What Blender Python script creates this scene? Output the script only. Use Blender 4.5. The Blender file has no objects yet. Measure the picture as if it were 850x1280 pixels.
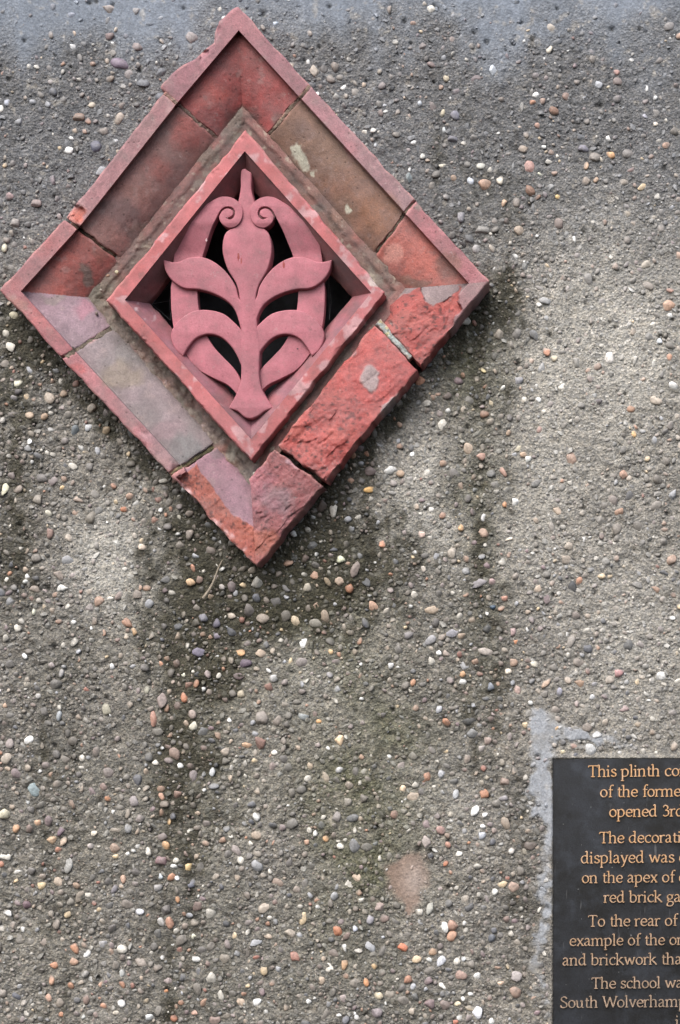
import bpy, math
import numpy as np
from mathutils import Vector

S = bpy.context.scene
COL = S.collection
R = math.radians
rng = np.random.RandomState(11)

# ------------------------------------------------------------------ camera
# Wall millimetres: u to the right, v down, h out of the wall. The wall is the plane y = 0.
D = 1600.0                 # camera distance from the wall
UC, VC = 640.0, 860.0      # foot of the camera on the wall: it stands low and to the right
def W(u, v, h):            # the place, h in front of the wall, that the eye sees over wall point (u, v)
    k = 1.0 - h / D
    x = UC + (u - UC) * k
    z = VC + (v - VC) * k
    return (x - 425) / 1000, -h / 1000, 1.3 + (640 - z) / 1000
def Wn(u, v, h):
    k = 1.0 - h / D
    return np.stack([(UC + (u - UC) * k - 425) / 1000, -h / 1000 + 0 * u, 1.3 + (640 - VC - (v - VC) * k) / 1000], -1)

cd = bpy.data.cameras.new('camera'); cam = bpy.data.objects.new('camera', cd); COL.objects.link(cam)
S.camera = cam
cam.location = ((UC - 425) / 1000, -D / 1000, 1.3 + (640 - VC) / 1000)
cam.rotation_euler = (R(90), 0, 0)
cd.sensor_fit = 'VERTICAL'; cd.sensor_height = 36; cd.lens = 36 * D / 1280
cd.shift_x = (425 - UC) / 1280; cd.shift_y = (VC - 640) / 1280
cd.clip_start = 0.02; cd.clip_end = 100

# ------------------------------------------------------------------ light
wd = bpy.data.worlds.new('World'); S.world = wd; wd.use_nodes = True
nt = wd.node_tree; nt.nodes.clear()
sky = nt.nodes.new('ShaderNodeTexSky'); sky.sky_type = 'NISHITA'; sky.sun_disc = False
SUN_EL, SUN_AZ = 52.0, -24.0     # azimuth from straight in front of the wall, minus = from the left
sky.sun_elevation = R(SUN_EL); sky.sun_rotation = R(180 - SUN_AZ)
sky.air_density = 1.0; sky.dust_density = 4.0; sky.ozone_density = 1.0
hs = nt.nodes.new('ShaderNodeHueSaturation'); hs.inputs['Saturation'].default_value = 0.68
bg = nt.nodes.new('ShaderNodeBackground'); bg.inputs[1].default_value = 0.15
wo = nt.nodes.new('ShaderNodeOutputWorld')
nt.links.new(sky.outputs[0], hs.inputs['Color']); nt.links.new(hs.outputs[0], bg.inputs[0]); nt.links.new(bg.outputs[0], wo.inputs[0])
sd = bpy.data.lights.new('sun', 'SUN'); sd.energy = 1.1; sd.angle = R(42); sd.color = (1, .99, .985)
sun = bpy.data.objects.new('sun', sd); COL.objects.link(sun)
dv = Vector((math.sin(R(SUN_AZ)) * math.cos(R(SUN_EL)), -math.cos(R(SUN_AZ)) * math.cos(R(SUN_EL)), math.sin(R(SUN_EL))))
sun.rotation_euler = dv.to_track_quat('Z', 'Y').to_euler(); sun.location = (0, -3, 5)
S.view_settings.view_transform = 'Standard'; S.view_settings.look = 'None'
S.view_settings.exposure = 1.12; S.view_settings.gamma = 1

# ------------------------------------------------------------------ noise
_LAT = np.random.RandomState(5).rand(8, 256, 256)
def vnoise(u, v, sc, k=0):
    x = u / sc + 37.3 * k + 1000; y = v / sc + 91.7 * k + 1000
    xi = np.floor(x).astype(int); yi = np.floor(y).astype(int)
    fx = x - xi; fy = y - yi
    fx = fx * fx * (3 - 2 * fx); fy = fy * fy * (3 - 2 * fy)
    L = _LAT[k % 8]
    a = L[xi & 255, yi & 255]; b = L[(xi + 1) & 255, yi & 255]
    c = L[xi & 255, (yi + 1) & 255]; d = L[(xi + 1) & 255, (yi + 1) & 255]
    return (a * (1 - fx) + b * fx) * (1 - fy) + (c * (1 - fx) + d * fx) * fy
def fbm(u, v, sc, octv=4, k=0, gain=.5):           # about -1 .. 1
    s = 0; a = 1; t = 0
    for i in range(octv):
        s = s + a * (vnoise(u, v, sc / 2 ** i, k + i * 3) * 2 - 1); t += a; a *= gain
    return s / t * 1.5
def sst(a, b, x):
    t = np.clip((x - a) / (b - a), 0, 1); return t * t * (3 - 2 * t)
def gau(u, v, cu, cv, su, sv):
    return np.exp(-(((u - cu) / su) ** 2 + ((v - cv) / sv) ** 2))
def inside(u, v, poly):                            # signed distance to a polygon, positive inside
    u = np.asarray(u, float); v = np.asarray(v, float)
    d = np.full(u.shape, 1e9); c = np.zeros(u.shape, bool)
    n = len(poly)
    for i in range(n):
        x0, y0 = poly[i]; x1, y1 = poly[(i + 1) % n]
        ex, ey = x1 - x0, y1 - y0
        t = np.clip(((u - x0) * ex + (v - y0) * ey) / (ex * ex + ey * ey + 1e-9), 0, 1)
        d = np.minimum(d, np.hypot(u - x0 - t * ex, v - y0 - t * ey))
        cr = ((y0 > v) != (y1 > v)) & (u < (x1 - x0) * (v - y0) / ((y1 - y0) if y1 != y0 else 1e-9) + x0)
        c ^= cr
    return np.where(c, d, -d)
def lin(r, g, b):
    f = lambda c: (c / 255 / 12.92) if c <= 10 else ((c / 255 + .055) / 1.055) ** 2.4
    return np.array([f(r), f(g), f(b)])
def mixc(c, col, m):
    return c * (1 - m[..., None]) + np.asarray(col) * m[..., None]

# ------------------------------------------------------------------ mesh helpers
def mesh_np(name, V, F, cols=None, smooth=True):
    """V (n,3), F list of int arrays of tris/quads (m,k); one fast mesh"""
    me = bpy.data.meshes.new(name)
    if not isinstance(F, (list, tuple)): F = [F]
    F = [f for f in F if len(f)]
    nl = sum(f.size for f in F); nf = sum(len(f) for f in F)
    me.vertices.add(len(V)); me.vertices.foreach_set('co', np.ascontiguousarray(V, np.float32).ravel())
    me.loops.add(nl); me.loops.foreach_set('vertex_index', np.concatenate([f.ravel() for f in F]).astype(np.int32))
    me.polygons.add(nf)
    cnt = np.concatenate([np.full(len(f), f.shape[1]) for f in F])
    st = np.concatenate([[0], np.cumsum(cnt)[:-1]])
    me.polygons.foreach_set('loop_start', st.astype(np.int32))
    me.polygons.foreach_set('use_smooth', np.full(nf, smooth))
    me.update(calc_edges=True); me.validate()
    if cols is not None:
        a = me.color_attributes.new('Col', 'FLOAT_COLOR', 'POINT')
        c4 = np.ones((len(V), 4), np.float32); c4[:, :cols.shape[1]] = np.clip(cols, 0, 1)
        a.data.foreach_set('color', c4.ravel())
    return me
def link(name, me, mat=None, parent=None, label=None, kind=None):
    o = bpy.data.objects.new(name, me); COL.objects.link(o)
    if mat and not me.materials: me.materials.append(mat)
    if parent: o.parent = parent; o.matrix_parent_inverse = parent_inv(parent)
    if label: o['label'] = label
    if kind: o['kind'] = kind
    return o
def parent_inv(p):
    from mathutils import Matrix
    return Matrix.Translation(p.location).inverted()
def thing(name, label, cat, loc):
    o = bpy.data.objects.new(name, None); o.location = loc; o.empty_display_size = .03
    COL.objects.link(o); o['label'] = label; o['category'] = cat
    return o

# ------------------------------------------------------------------ materials
def mat_new(name):
    m = bpy.data.materials.new(name); m.use_nodes = True
    n = m.node_tree; b = n.nodes['Principled BSDF']
    return m, n, b
def nd(n, t, **kw):
    x = n.nodes.new(t)
    for k, v in kw.items():
        if k in x.inputs: x.inputs[k].default_value = v
        else: setattr(x, k, v)
    return x
def mixrgb(n, mode, fac, a, b):
    x = n.nodes.new('ShaderNodeMix'); x.data_type = 'RGBA'; x.blend_type = mode
    for s, v in ((x.inputs[0], fac), (x.inputs[6], a), (x.inputs[7], b)):
        if hasattr(v, 'is_linked'): n.links.new(v, s)
        elif isinstance(v, (int, float)): s.default_value = v
        else: s.default_value = (*v, 1)
    return x.outputs[2]
def ramp(n, src, stops):
    r = n.nodes.new('ShaderNodeValToRGB'); n.links.new(src, r.inputs[0])
    e = r.color_ramp.elements
    while len(e) < len(stops): e.new(.5)
    for q, (p, c) in zip(e, stops):
        q.position = p; q.color = (c, c, c, 1) if isinstance(c, (int, float)) else (*c, 1)
    return r.outputs[0]
def noise(n, co, sc, det=4, rough=.6):
    x = nd(n, 'ShaderNodeTexNoise', Scale=sc, Detail=det, Roughness=rough); n.links.new(co, x.inputs['Vector']); return x
def voro(n, co, sc, feature='F1'):
    x = n.nodes.new('ShaderNodeTexVoronoi'); x.feature = feature; x.inputs['Scale'].default_value = sc
    n.links.new(co, x.inputs['Vector']); return x
def bumpn(n, h, st, dist, nrm=None):
    b = nd(n, 'ShaderNodeBump', Strength=st, Distance=dist); n.links.new(h, b.inputs['Height'])
    if nrm is not None: n.links.new(nrm, b.inputs['Normal'])
    return b.outputs[0]

def concrete_mat(name, grain=1.0):
    m, n, b = mat_new(name)
    co = nd(n, 'ShaderNodeTexCoord').outputs['Object']
    atn = nd(n, 'ShaderNodeAttribute', attribute_name='Col'); at = atn.outputs['Color']
    ga = n.nodes.new('ShaderNodeMath'); ga.operation = 'MULTIPLY'; n.links.new(atn.outputs['Alpha'], ga.inputs[0]); ga.inputs[1].default_value = grain * .85; ga = ga.outputs[0]
    n1 = noise(n, co, 240, 5, .7)
    c = mixrgb(n, 'MULTIPLY', 1.0, at, ramp(n, n1.outputs[0], [(.25, .62), (.5, .95), (.75, 1.35)]))
    # grit: each cell a grain of its own tone
    v = voro(n, co, 330)
    hsv = nd(n, 'ShaderNodeSeparateColor', mode='HSV'); n.links.new(v.outputs['Color'], hsv.inputs[0])
    tone = ramp(n, v.outputs['Color'], [(0, (.5, .5, .53)), (.3, (.78, .77, .75)), (.6, (1.0, .97, .92)), (.82, (1.25, 1.18, 1.08)), (.93, (1.55, 1.5, 1.45)), (1, (2.1, 2.1, 2.1))])
    c = mixrgb(n, 'MULTIPLY', ga, c, tone)
    v2 = voro(n, co, 900)
    tone2 = ramp(n, v2.outputs['Color'], [(0, .7), (.5, 1.0), (.9, 1.15), (1, 1.5)])
    c = mixrgb(n, 'MULTIPLY', ga, c, tone2)
    n.links.new(c, b.inputs['Base Color'])
    b.inputs['Roughness'].default_value = .85
    b.inputs['Specular IOR Level'].default_value = .3
    nr = bumpn(n, v.outputs['Distance'], .7 * grain, .0018); n.links.new(ga, nr.node.inputs['Strength'])
    nr = bumpn(n, noise(n, co, 420, 6, .75).outputs[0], .8, .0022, nr); n.links.new(ga, nr.node.inputs['Strength'])
    n.links.new(nr, b.inputs['Normal'])
    return m
M_wall = concrete_mat('exposed_concrete')
M_mortar = concrete_mat('mortar', .6)

def stone_mat(name, attr):
    m, n, b = mat_new(name)
    co = nd(n, 'ShaderNodeTexCoord').outputs['Object']
    if attr: base = nd(n, 'ShaderNodeAttribute', attribute_name='Col').outputs['Color']
    else: base = nd(n, 'ShaderNodeObjectInfo').outputs['Color']
    gp = nd(n, 'ShaderNodeNewGeometry').outputs['Position']
    n1 = noise(n, gp, 350, 5, .65)
    c = mixrgb(n, 'MULTIPLY', 1, base, ramp(n, n1.outputs[0], [(.25, .55), (.5, .95), (.75, 1.35)]))
    n2 = noise(n, gp, 90, 3, .6)
    c = mixrgb(n, 'MIX', ramp(n, n2.outputs[0], [(.5, 0.0), (.72, .45)]), c, (.13, .12, .105))
    n.links.new(c, b.inputs['Base Color'])
    b.inputs['Roughness'].default_value = .55
    b.inputs['Specular IOR Level'].default_value = .4
    n.links.new(bumpn(n, n1.outputs[0], .35, .0008), b.inputs['Normal'])
    return m
M_peb = stone_mat('pebble_stone', False)
M_pebs = stone_mat('pebble_stone_small', True)

def terracotta_mat(name, rough_bump=.85, gritty=0.25, val=.90, sat=.88, pinf=.55, grain=(.66, 1.3)):
    m, n, b = mat_new(name)
    co = nd(n, 'ShaderNodeTexCoord').outputs['Object']
    at = nd(n, 'ShaderNodeAttribute', attribute_name='Col').outputs['Color']
    n1 = noise(n, co, 45, 6, .65)
    c = mixrgb(n, 'MULTIPLY', 1, at, ramp(n, n1.outputs[0], [(.25, .7), (.5, 1.0), (.75, 1.28)]))
    n2 = noise(n, co, 520, 4, .7)
    c = mixrgb(n, 'MULTIPLY', 1, c, ramp(n, n2.outputs[0], [(.25, grain[0]), (.5, 1.0), (.75, grain[1])]))
    # grey bloom and soot caught in the skin of the clay
    n3 = noise(n, co, 28, 7, .75)
    c = mixrgb(n, 'MIX', ramp(n, n3.outputs[0], [(.42, 0.0), (.75, .5)]), c, (.20, .145, .145))
    n5 = noise(n, co, 75, 8, .8)
    c = mixrgb(n, 'MIX', ramp(n, n5.outputs[0], [(.60, 0.0), (.66, .38)]), c, (.42, .33, .31))
    n6 = noise(n, co, 60, 8, .78)
    c = mixrgb(n, 'MIX', ramp(n, n6.outputs[0], [(.30, .5), (.38, 0.0)]), c, (.10, .06, .055))
    hh = nd(n, 'ShaderNodeHueSaturation', Saturation=sat, Value=val); n.links.new(c, hh.inputs['Color']); c = hh.outputs[0]
    v = voro(n, co, 260)
    c = mixrgb(n, 'MULTIPLY', gritty, c, ramp(n, v.outputs['Color'], [(0, .3), (.14, .95), (.86, 1.05), (1, 1.9)]))
    # small dark pinholes
    v3 = voro(n, co, 95)
    pin = ramp(n, v3.outputs['Distance'], [(.08, .35), (.16, 1.0)])
    c = mixrgb(n, 'MULTIPLY', pinf, c, pin)
    n.links.new(c, b.inputs['Base Color'])
    rr = n.nodes.new('ShaderNodeMapRange'); n.links.new(n3.outputs[0], rr.inputs[0]); rr.inputs[3].default_value = .5; rr.inputs[4].default_value = .85
    n.links.new(rr.outputs[0], b.inputs['Roughness'])
    b.inputs['Specular IOR Level'].default_value = .38
    nr = bumpn(n, n2.outputs[0], rough_bump, .0007)
    nr = bumpn(n, pin, pinf * .9, .0008, nr)
    nr = bumpn(n, noise(n, co, 110, 4, .6).outputs[0], .35, .0012, nr)
    n.links.new(nr, b.inputs['Normal'])
    return m
M_terra = terracotta_mat('fired_terracotta')
M_fleur = terracotta_mat('smooth_terracotta', 0.4, .06, .72, .93, .22, (.82, 1.15))

def simple(name, col, rough=.7, metal=0.0, ns=200, amp=.3):
    m, n, b = mat_new(name)
    co = nd(n, 'ShaderNodeTexCoord').outputs['Object']
    n1 = noise(n, co, ns, 5, .65)
    n.links.new(mixrgb(n, 'MULTIPLY', 1, col, ramp(n, n1.outputs[0], [(.25, 1 - amp), (.75, 1 + amp)])), b.inputs['Base Color'])
    b.inputs['Roughness'].default_value = rough; b.inputs['Metallic'].default_value = metal
    n.links.new(bumpn(n, n1.outputs[0], .3, .0006), b.inputs['Normal'])
    return m

# ------------------------------------------------------------------ outlines
O = dict(T=(297, 8), R=(611, 352), B=(320, 708), L=(0, 362))         # outer edge of the surround
I = dict(T=(303, 137), R=(504, 361), B=(313, 600), L=(113, 372))     # inner edge of its coved blocks
R0 = dict(T=(307, 163), R=(481, 367), B=(314, 577), L=(134, 375))    # rim of the pierced tile
R1 = dict(T=(306, 189), R=(464, 366), B=(314, 549), L=(156, 375))
R2 = dict(T=(308, 228), R=(441, 371), B=(314, 519), L=(186, 379))
opoly = [O[k] for k in 'TRBL']

# ------------------------------------------------------------------ wall fields
def warp(u, v, a=26, sc=60):
    return u + a * fbm(u, v, sc, 3, 1), v + a * fbm(u, v, sc, 3, 2)
def edge_dist(u, v, p, q):
    ex, ey = q[0] - p[0], q[1] - p[1]
    t = np.clip(((u - p[0]) * ex + (v - p[1]) * ey) / (ex * ex + ey * ey), 0, 1)
    return np.hypot(u - p[0] - t * ex, v - p[1] - t * ey)
def streak(u, v, x, v0, v1, w):
    return np.exp(-((u - x) / w) ** 2) * sst(v0 - 30, v0 + 40, v) * (1 - sst(v1 - 60, v1 + 60, v))
def fields(u, v):
    a, b = warp(u, v)
    a2, b2 = warp(u, v, 12, 22)
    ua = a2 * .5 + a * .5; vb = b2 * .5 + b * .5
    f = {}
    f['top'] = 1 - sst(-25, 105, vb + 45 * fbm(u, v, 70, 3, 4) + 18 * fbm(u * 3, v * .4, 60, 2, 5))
    pale = (gau(ua, vb, 760, 430, 115, 150) + .7 * gau(ua, vb, 790, 800, 90, 150) + 1.15 * gau(ua, vb, 140, 700, 52, 62)
            + 1.0 * gau(ua, vb, 525, 630, 48, 90) + .5 * gau(ua, vb, 390, 840, 45, 50) + .5 * gau(ua, vb, 665, 640, 50, 120)
            + .35 * gau(ua, vb, 200, 760, 40, 60) + .4 * gau(ua, vb, 560, 1000, 60, 60))
    f['pale'] = np.clip(pale, 0, 1)
    dark = (.85 * streak(ua, vb, 240 - .03 * (vb - 640), 620, 1400, 52) * (1 - .55 * sst(950, 1150, vb))
            + 1.5 * gau(ua, vb, 412, 695, 90, 80) + .8 * gau(ua, vb, 300, 760, 80, 68)
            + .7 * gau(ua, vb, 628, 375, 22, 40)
            + .45 * streak(ua, vb, 601, 380, 980, 42) + .6 * streak(ua, vb, 20, 400, 760, 34)
            + .3 * streak(ua, vb, 60, 860, 1400, 60) + .3 * streak(ua, vb, 655, 960, 1400, 26)
            + .22 * gau(ua, vb, 640, 250, 100, 70) + .25 * gau(ua, vb, 560, 200, 60, 100)
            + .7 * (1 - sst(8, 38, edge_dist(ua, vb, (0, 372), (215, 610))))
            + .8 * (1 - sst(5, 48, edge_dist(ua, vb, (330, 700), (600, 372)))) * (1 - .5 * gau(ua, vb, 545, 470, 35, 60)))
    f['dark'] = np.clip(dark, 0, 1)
    f['green'] = np.clip(.9 * gau(ua, vb, 450, 1000, 66, 190) + .9 * gau(ua, vb, 575, 430, 50, 60) + .8 * gau(ua, vb, 360, 760, 80, 60)
                         + .6 * gau(ua, vb, 245, 880, 50, 190) + .6 * gau(ua, vb, 600, 640, 34, 220) + .6 * gau(ua, vb, 390, 720, 90, 80) + .2 * sst(640, 900, vb) * (1 - sst(520, 680, ua)) * np.clip(.6 + fbm(u, v, 90, 3, 7), 0, 1), 0, 1)
    f['cem'] = np.clip(sst(.3, .95, .5 * fbm(u, v, 9, 4, 3) + gau(ua, vb, 674, 972, 21, 64) + gau(ua, vb, 686, 915, 22, 18) + 1.0 * gau(ua, vb, 735, 934, 45, 13)
                           + .8 * gau(ua, vb, 681, 1120, 9, 160) + .7 * gau(u, v, 840, 150, 40, 60) * 0), 0, 1)
    f['sand'] = sst(.32, .72, gau(ua, vb, 514, 1098, 34, 32) + .7 * gau(ua, vb, 524, 1140, 8, 18) + .12 * fbm(u, v, 14, 3, 6))
    f['smooth'] = np.clip(.85 * f['top'] + .55 * f['pale'] + f['cem'] + f['sand'] + .3 * gau(ua, vb, 840, 150, 50, 120)
                          + .35 * (1 - sst(200, 380, vb)), 0, 1)
    return f
# lumps and hollows in the cement
pits = [(rng.uniform(-20, 870), rng.uniform(-20, 1300), rng.uniform(1.6, 3.4)) for _ in range(420)]
def wall_h(u, v, f, detail=True):
    sm = f['smooth']
    h = 2.0 * fbm(u, v, 150, 2, 6)
    h = h + (1 - .85 * sm) * (1.7 * fbm(u, v, 22, 3, 3))
    if detail:
        r = fbm(u, v, 8.5, 3, 7, .7)
        h = h + (1 - .93 * sm) * 1.9 * r - .9 * np.abs(fbm(u, v, 13, 2, 2)) * (1 - .7 * sm)
    return h - 1.2 * f['dark'] * (1 - sm) - 1.6 * f['sand'] + 1.1 * f['cem']
def wall_c(u, v, f):
    base = lin(130, 127, 121)
    c = np.broadcast_to(base, u.shape + (3,)).copy()
    n = fbm(u, v, 120, 4, 5)
    c = mixc(c, lin(110, 108, 104), np.clip(.5 + n, 0, 1) * .7)
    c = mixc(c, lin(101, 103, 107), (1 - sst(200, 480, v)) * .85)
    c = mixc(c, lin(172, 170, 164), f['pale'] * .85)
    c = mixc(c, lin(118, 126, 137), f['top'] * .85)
    dn = np.clip(fbm(u, v, 30, 4, 6) * .5 + .5, 0, 1)
    c = mixc(c, lin(82, 84, 60), f['green'] * .75 * (.4 + .8 * dn))
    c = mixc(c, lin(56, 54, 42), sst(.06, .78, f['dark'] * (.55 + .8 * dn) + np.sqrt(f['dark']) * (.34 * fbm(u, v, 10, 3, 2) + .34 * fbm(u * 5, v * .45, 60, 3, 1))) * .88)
    c = mixc(c, lin(146, 150, 156), f['cem'] * (sst(.15, .75, dn + .15) * .85))
    c = mixc(c, lin(126, 106, 94), f['sand'] * .85)
    c = mixc(c, lin(158, 146, 138), f['sand'] * gau(u, v, 520, 1100, 16, 22) * .7)
    w = fbm(u, v, 9, 3, 4)
    c = mixc(c, lin(176, 170, 160), sst(.55, .95, w) * .35 * (1 - f['dark']))
    c = mixc(c, lin(70, 64, 55), sst(.45, .9, -w) * .5 * (1 - f['smooth']))
    v1 = fbm(u * 4, v * .5, 70, 3, 7)          # rain has washed thin upright runs
    c = c * (1 + .10 * v1 * (1 - f['cem']))[..., None]
    return c

PL = dict(u0=691.5, v0=949)          # the plaque's top left corner
PLW, PLH = 330, 470

# ------------------------------------------------------------------ the concrete plinth
plinth = thing('concrete_plinth', 'upright grey concrete plinth face with exposed pebbles and dark damp streaks', 'plinth', (0, .1, 0))
plinth.location = (0, .1, 1.3 - .75)
step = 1.62
us = np.arange(-75, 925, step); vs = np.arange(-75, 1355, step)
U, V = np.meshgrid(us, vs)
U = U + (np.random.RandomState(2).rand(*U.shape) - .5) * .7; V = V + (np.random.RandomState(3).rand(*V.shape) - .5) * .7
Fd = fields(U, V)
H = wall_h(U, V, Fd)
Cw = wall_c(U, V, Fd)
for (pu, pv, pr) in pits:
    i0 = max(int((pv + 75 - 8) / step), 0); i1 = int((pv + 75 + 8) / step); j0 = max(int((pu + 75 - 8) / step), 0); j1 = int((pu + 75 + 8) / step)
    s = (slice(i0, i1), slice(j0, j1))
    g = np.exp(-((U[s] - pu) ** 2 + (V[s] - pv) ** 2) / pr ** 2)
    H[s] -= 3.2 * g; Cw[s] = Cw[s] * (1 - .75 * g[..., None])
# the plaque sits in a shallow pocket of cement
dpl = np.maximum.reduce([PL['u0'] - U, PL['v0'] - V])
H = np.where(dpl < 1.0, np.minimum(H, -1.5), H * sst(0, 9, dpl) + 3.2 * (1 - sst(1, 9, dpl)))
P = Wn(U, V, H)
# true wall positions: keep the lateral place, only push out
P[..., 0] = (U - 425) / 1000; P[..., 2] = 1.3 + (640 - V) / 1000
nr_, nc_ = U.shape
idx = np.arange(nr_ * nc_).reshape(nr_, nc_)
F4 = np.stack([idx[:-1, :-1], idx[1:, :-1], idx[1:, 1:], idx[:-1, 1:]], -1).reshape(-1, 4)
hole = [(307, 178), (470, 366), (314, 562), (146, 375)]
Pw = P.reshape(-1, 3)
ph = np.array([W(x, y, 0) for x, y in hole])
fc_u = (U[:-1, :-1] + U[1:, 1:]).ravel() / 2; fc_v = (V[:-1, :-1] + V[1:, 1:]).ravel() / 2
F4 = F4[inside(fc_u, fc_v, hole) < 0]
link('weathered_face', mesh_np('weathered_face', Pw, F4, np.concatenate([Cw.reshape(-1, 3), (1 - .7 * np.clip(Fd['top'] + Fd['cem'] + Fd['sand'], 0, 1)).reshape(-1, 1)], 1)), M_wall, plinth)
# the body of the plinth behind its face, with the square flue the tile closes
def slab(name, pts2, y0, y1, mat, parent, cols=(.2, .19, .17)):
    n = len(pts2)
    Vv = [(x, y0, z) for x, z in pts2] + [(x, y1, z) for x, z in pts2]
    F = [list(range(n))[::-1], list(range(n, 2 * n))] + [[i, (i + 1) % n, n + (i + 1) % n, n + i] for i in range(n)]
    me = bpy.data.meshes.new(name); me.from_pydata(Vv, [], F); me.update()
    a = me.color_attributes.new('Col', 'FLOAT_COLOR', 'POINT')
    a.data.foreach_set('color', np.tile([*cols, 1], len(Vv)).astype(np.float32))
    return link(name, me, mat, parent)
# four slabs round the opening
x0, x1, z0, z1 = -.5, .5, .585, 2.015
hx0, hx1, hz0, hz1 = (140 - 425) / 1000, (478 - 425) / 1000, 1.3 + (640 - 570) / 1000, 1.3 + (640 - 170) / 1000
for q in ([(x0, z0), (x1, z0), (x1, hz0), (x0, hz0)], [(x0, hz1), (x1, hz1), (x1, z1), (x0, z1)],
          [(x0, hz0), (hx0, hz0), (hx0, hz1), (x0, hz1)], [(hx1, hz0), (x1, hz0), (x1, hz1), (hx1, hz1)]):
    slab('concrete_core', q, .012, .13, M_wall, plinth)
slab('flue_back', [(hx0 - .02, hz0 - .02), (hx1 + .02, hz0 - .02), (hx1 + .02, hz1 + .02), (hx0 - .02, hz1 + .02)], .132, .26, simple('shaded_void', (.05, .052, .058), .95, 0, 40, .6), plinth)  # near-black colour paints in the deep shade of the opening

# ------------------------------------------------------------------ pebbles
def ico(sub):
    import bmesh
    bm = bmesh.new(); bmesh.ops.create_icosphere(bm, subdivisions=sub, radius=1)
    v = np.array([x.co[:] for x in bm.verts]); bm.faces.ensure_lookup_table()
    f = np.array([[q.index for q in x.verts] for x in bm.faces]); bm.free(); return v, f
def stone(v, r, cuts, am):
    v = v.copy()
    s = np.sin(v @ r.randn(3, 3) * 1.6 + r.rand(3) * 6).sum(1)
    v *= (1 + am * s)[:, None]
    for _ in range(cuts):
        n = r.randn(3); n /= np.linalg.norm(n); c = r.uniform(.55, .85)
        d = np.maximum(0, v @ n - c); v -= d[:, None] * n * .92
    return v / np.abs(v).max(0)
v3_, f3_ = ico(3); v2_, f2_ = ico(2); v1_, f1_ = ico(1)
sr = np.random.RandomState(4)
BIG = [stone(v3_, sr, sr.randint(4, 14), .07) for _ in range(14)]
MID = [stone(v2_, sr, sr.randint(4, 12), .09) for _ in range(14)]
SML = [stone(v1_, sr, 4, .10) for _ in range(10)]
PAL = [((112, 103, 92), 22), ((134, 118, 104), 14), ((96, 90, 86), 14), ((140, 122, 118), 9), ((122, 98, 88), 8), ((158, 142, 122), 9),
       ((172, 128, 96), 5), ((184, 118, 72), 3.0), ((150, 88, 66), 2), ((126, 100, 104), 5), ((84, 86, 94), 7), ((66, 68, 74), 5),
       ((192, 184, 168), 9), ((228, 226, 220), 3), ((208, 176, 120), 2.5), ((152, 154, 160), 8), ((176, 150, 122), 6)]
def tame(c, sat=.66, k=1.2):
    g = c @ np.array([.3, .55, .15]); return (g + (c - g) * sat) * k
PALC = np.array([tame(lin(*c)) for c, w in PAL]); PALW = np.array([w for c, w in PAL], float); PALW /= PALW.sum()

# stones one can recognise: (u, v, half length, half width, turn in degrees, colour)
KNOWN = []
def kn(ou, ov, sc, rows):
    for (a, b, l, w, t, c) in rows: KNOWN.append((ou + a / sc, ov + b / sc, l / sc, w / sc, t, c))
WH, CR, OR, TA, PK, GY, DB, PU, YE, BR = (232, 230, 224), (214, 200, 176), (196, 120, 70), (186, 150, 116), (168, 124, 112), (140, 136, 130), (70, 72, 80), (112, 96, 104), (216, 176, 92), (134, 98, 76)
kn(620, 0, 3.696, [(245, 226, 24, 17, 100, CR), (628, 281, 14, 12, 0, WH), (186, 445, 22, 16, 20, WH), (152, 768, 32, 26, 50, PK), (17, 830, 28, 19, 80, CR), (158, 882, 30, 19, 40, BR),
    (530, 720, 26, 18, 20, (206, 150, 86)), (286, 912, 14, 12, 0, YE), (405, 690, 28, 20, 10, (120, 116, 128)), (518, 645, 17, 12, 70, WH), (460, 832, 15, 15, 0, TA), (415, 764, 22, 14, 80, TA),
    (735, 577, 14, 13, 0, (210, 196, 176)), (550, 556, 15, 13, 0, GY), (697, 410, 17, 9, 100, WH), (555, 336, 17, 14, 0, PK), (488, 745, 19, 7, 60, CR), (204, 806, 16, 8, 35, (222, 220, 190)), (8, 616, 12, 12, 0, WH),
    (518, 404, 14, 9, 20, (220, 200, 160)), (688, 540, 16, 10, 60, (180, 180, 196)), (270, 800, 20, 17, 0, (166, 136, 118)), (35, 940, 20, 15, 130, TA), (272, 520, 28, 18, 40, BR), (190, 915, 20, 12, 150, BR)])
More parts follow.
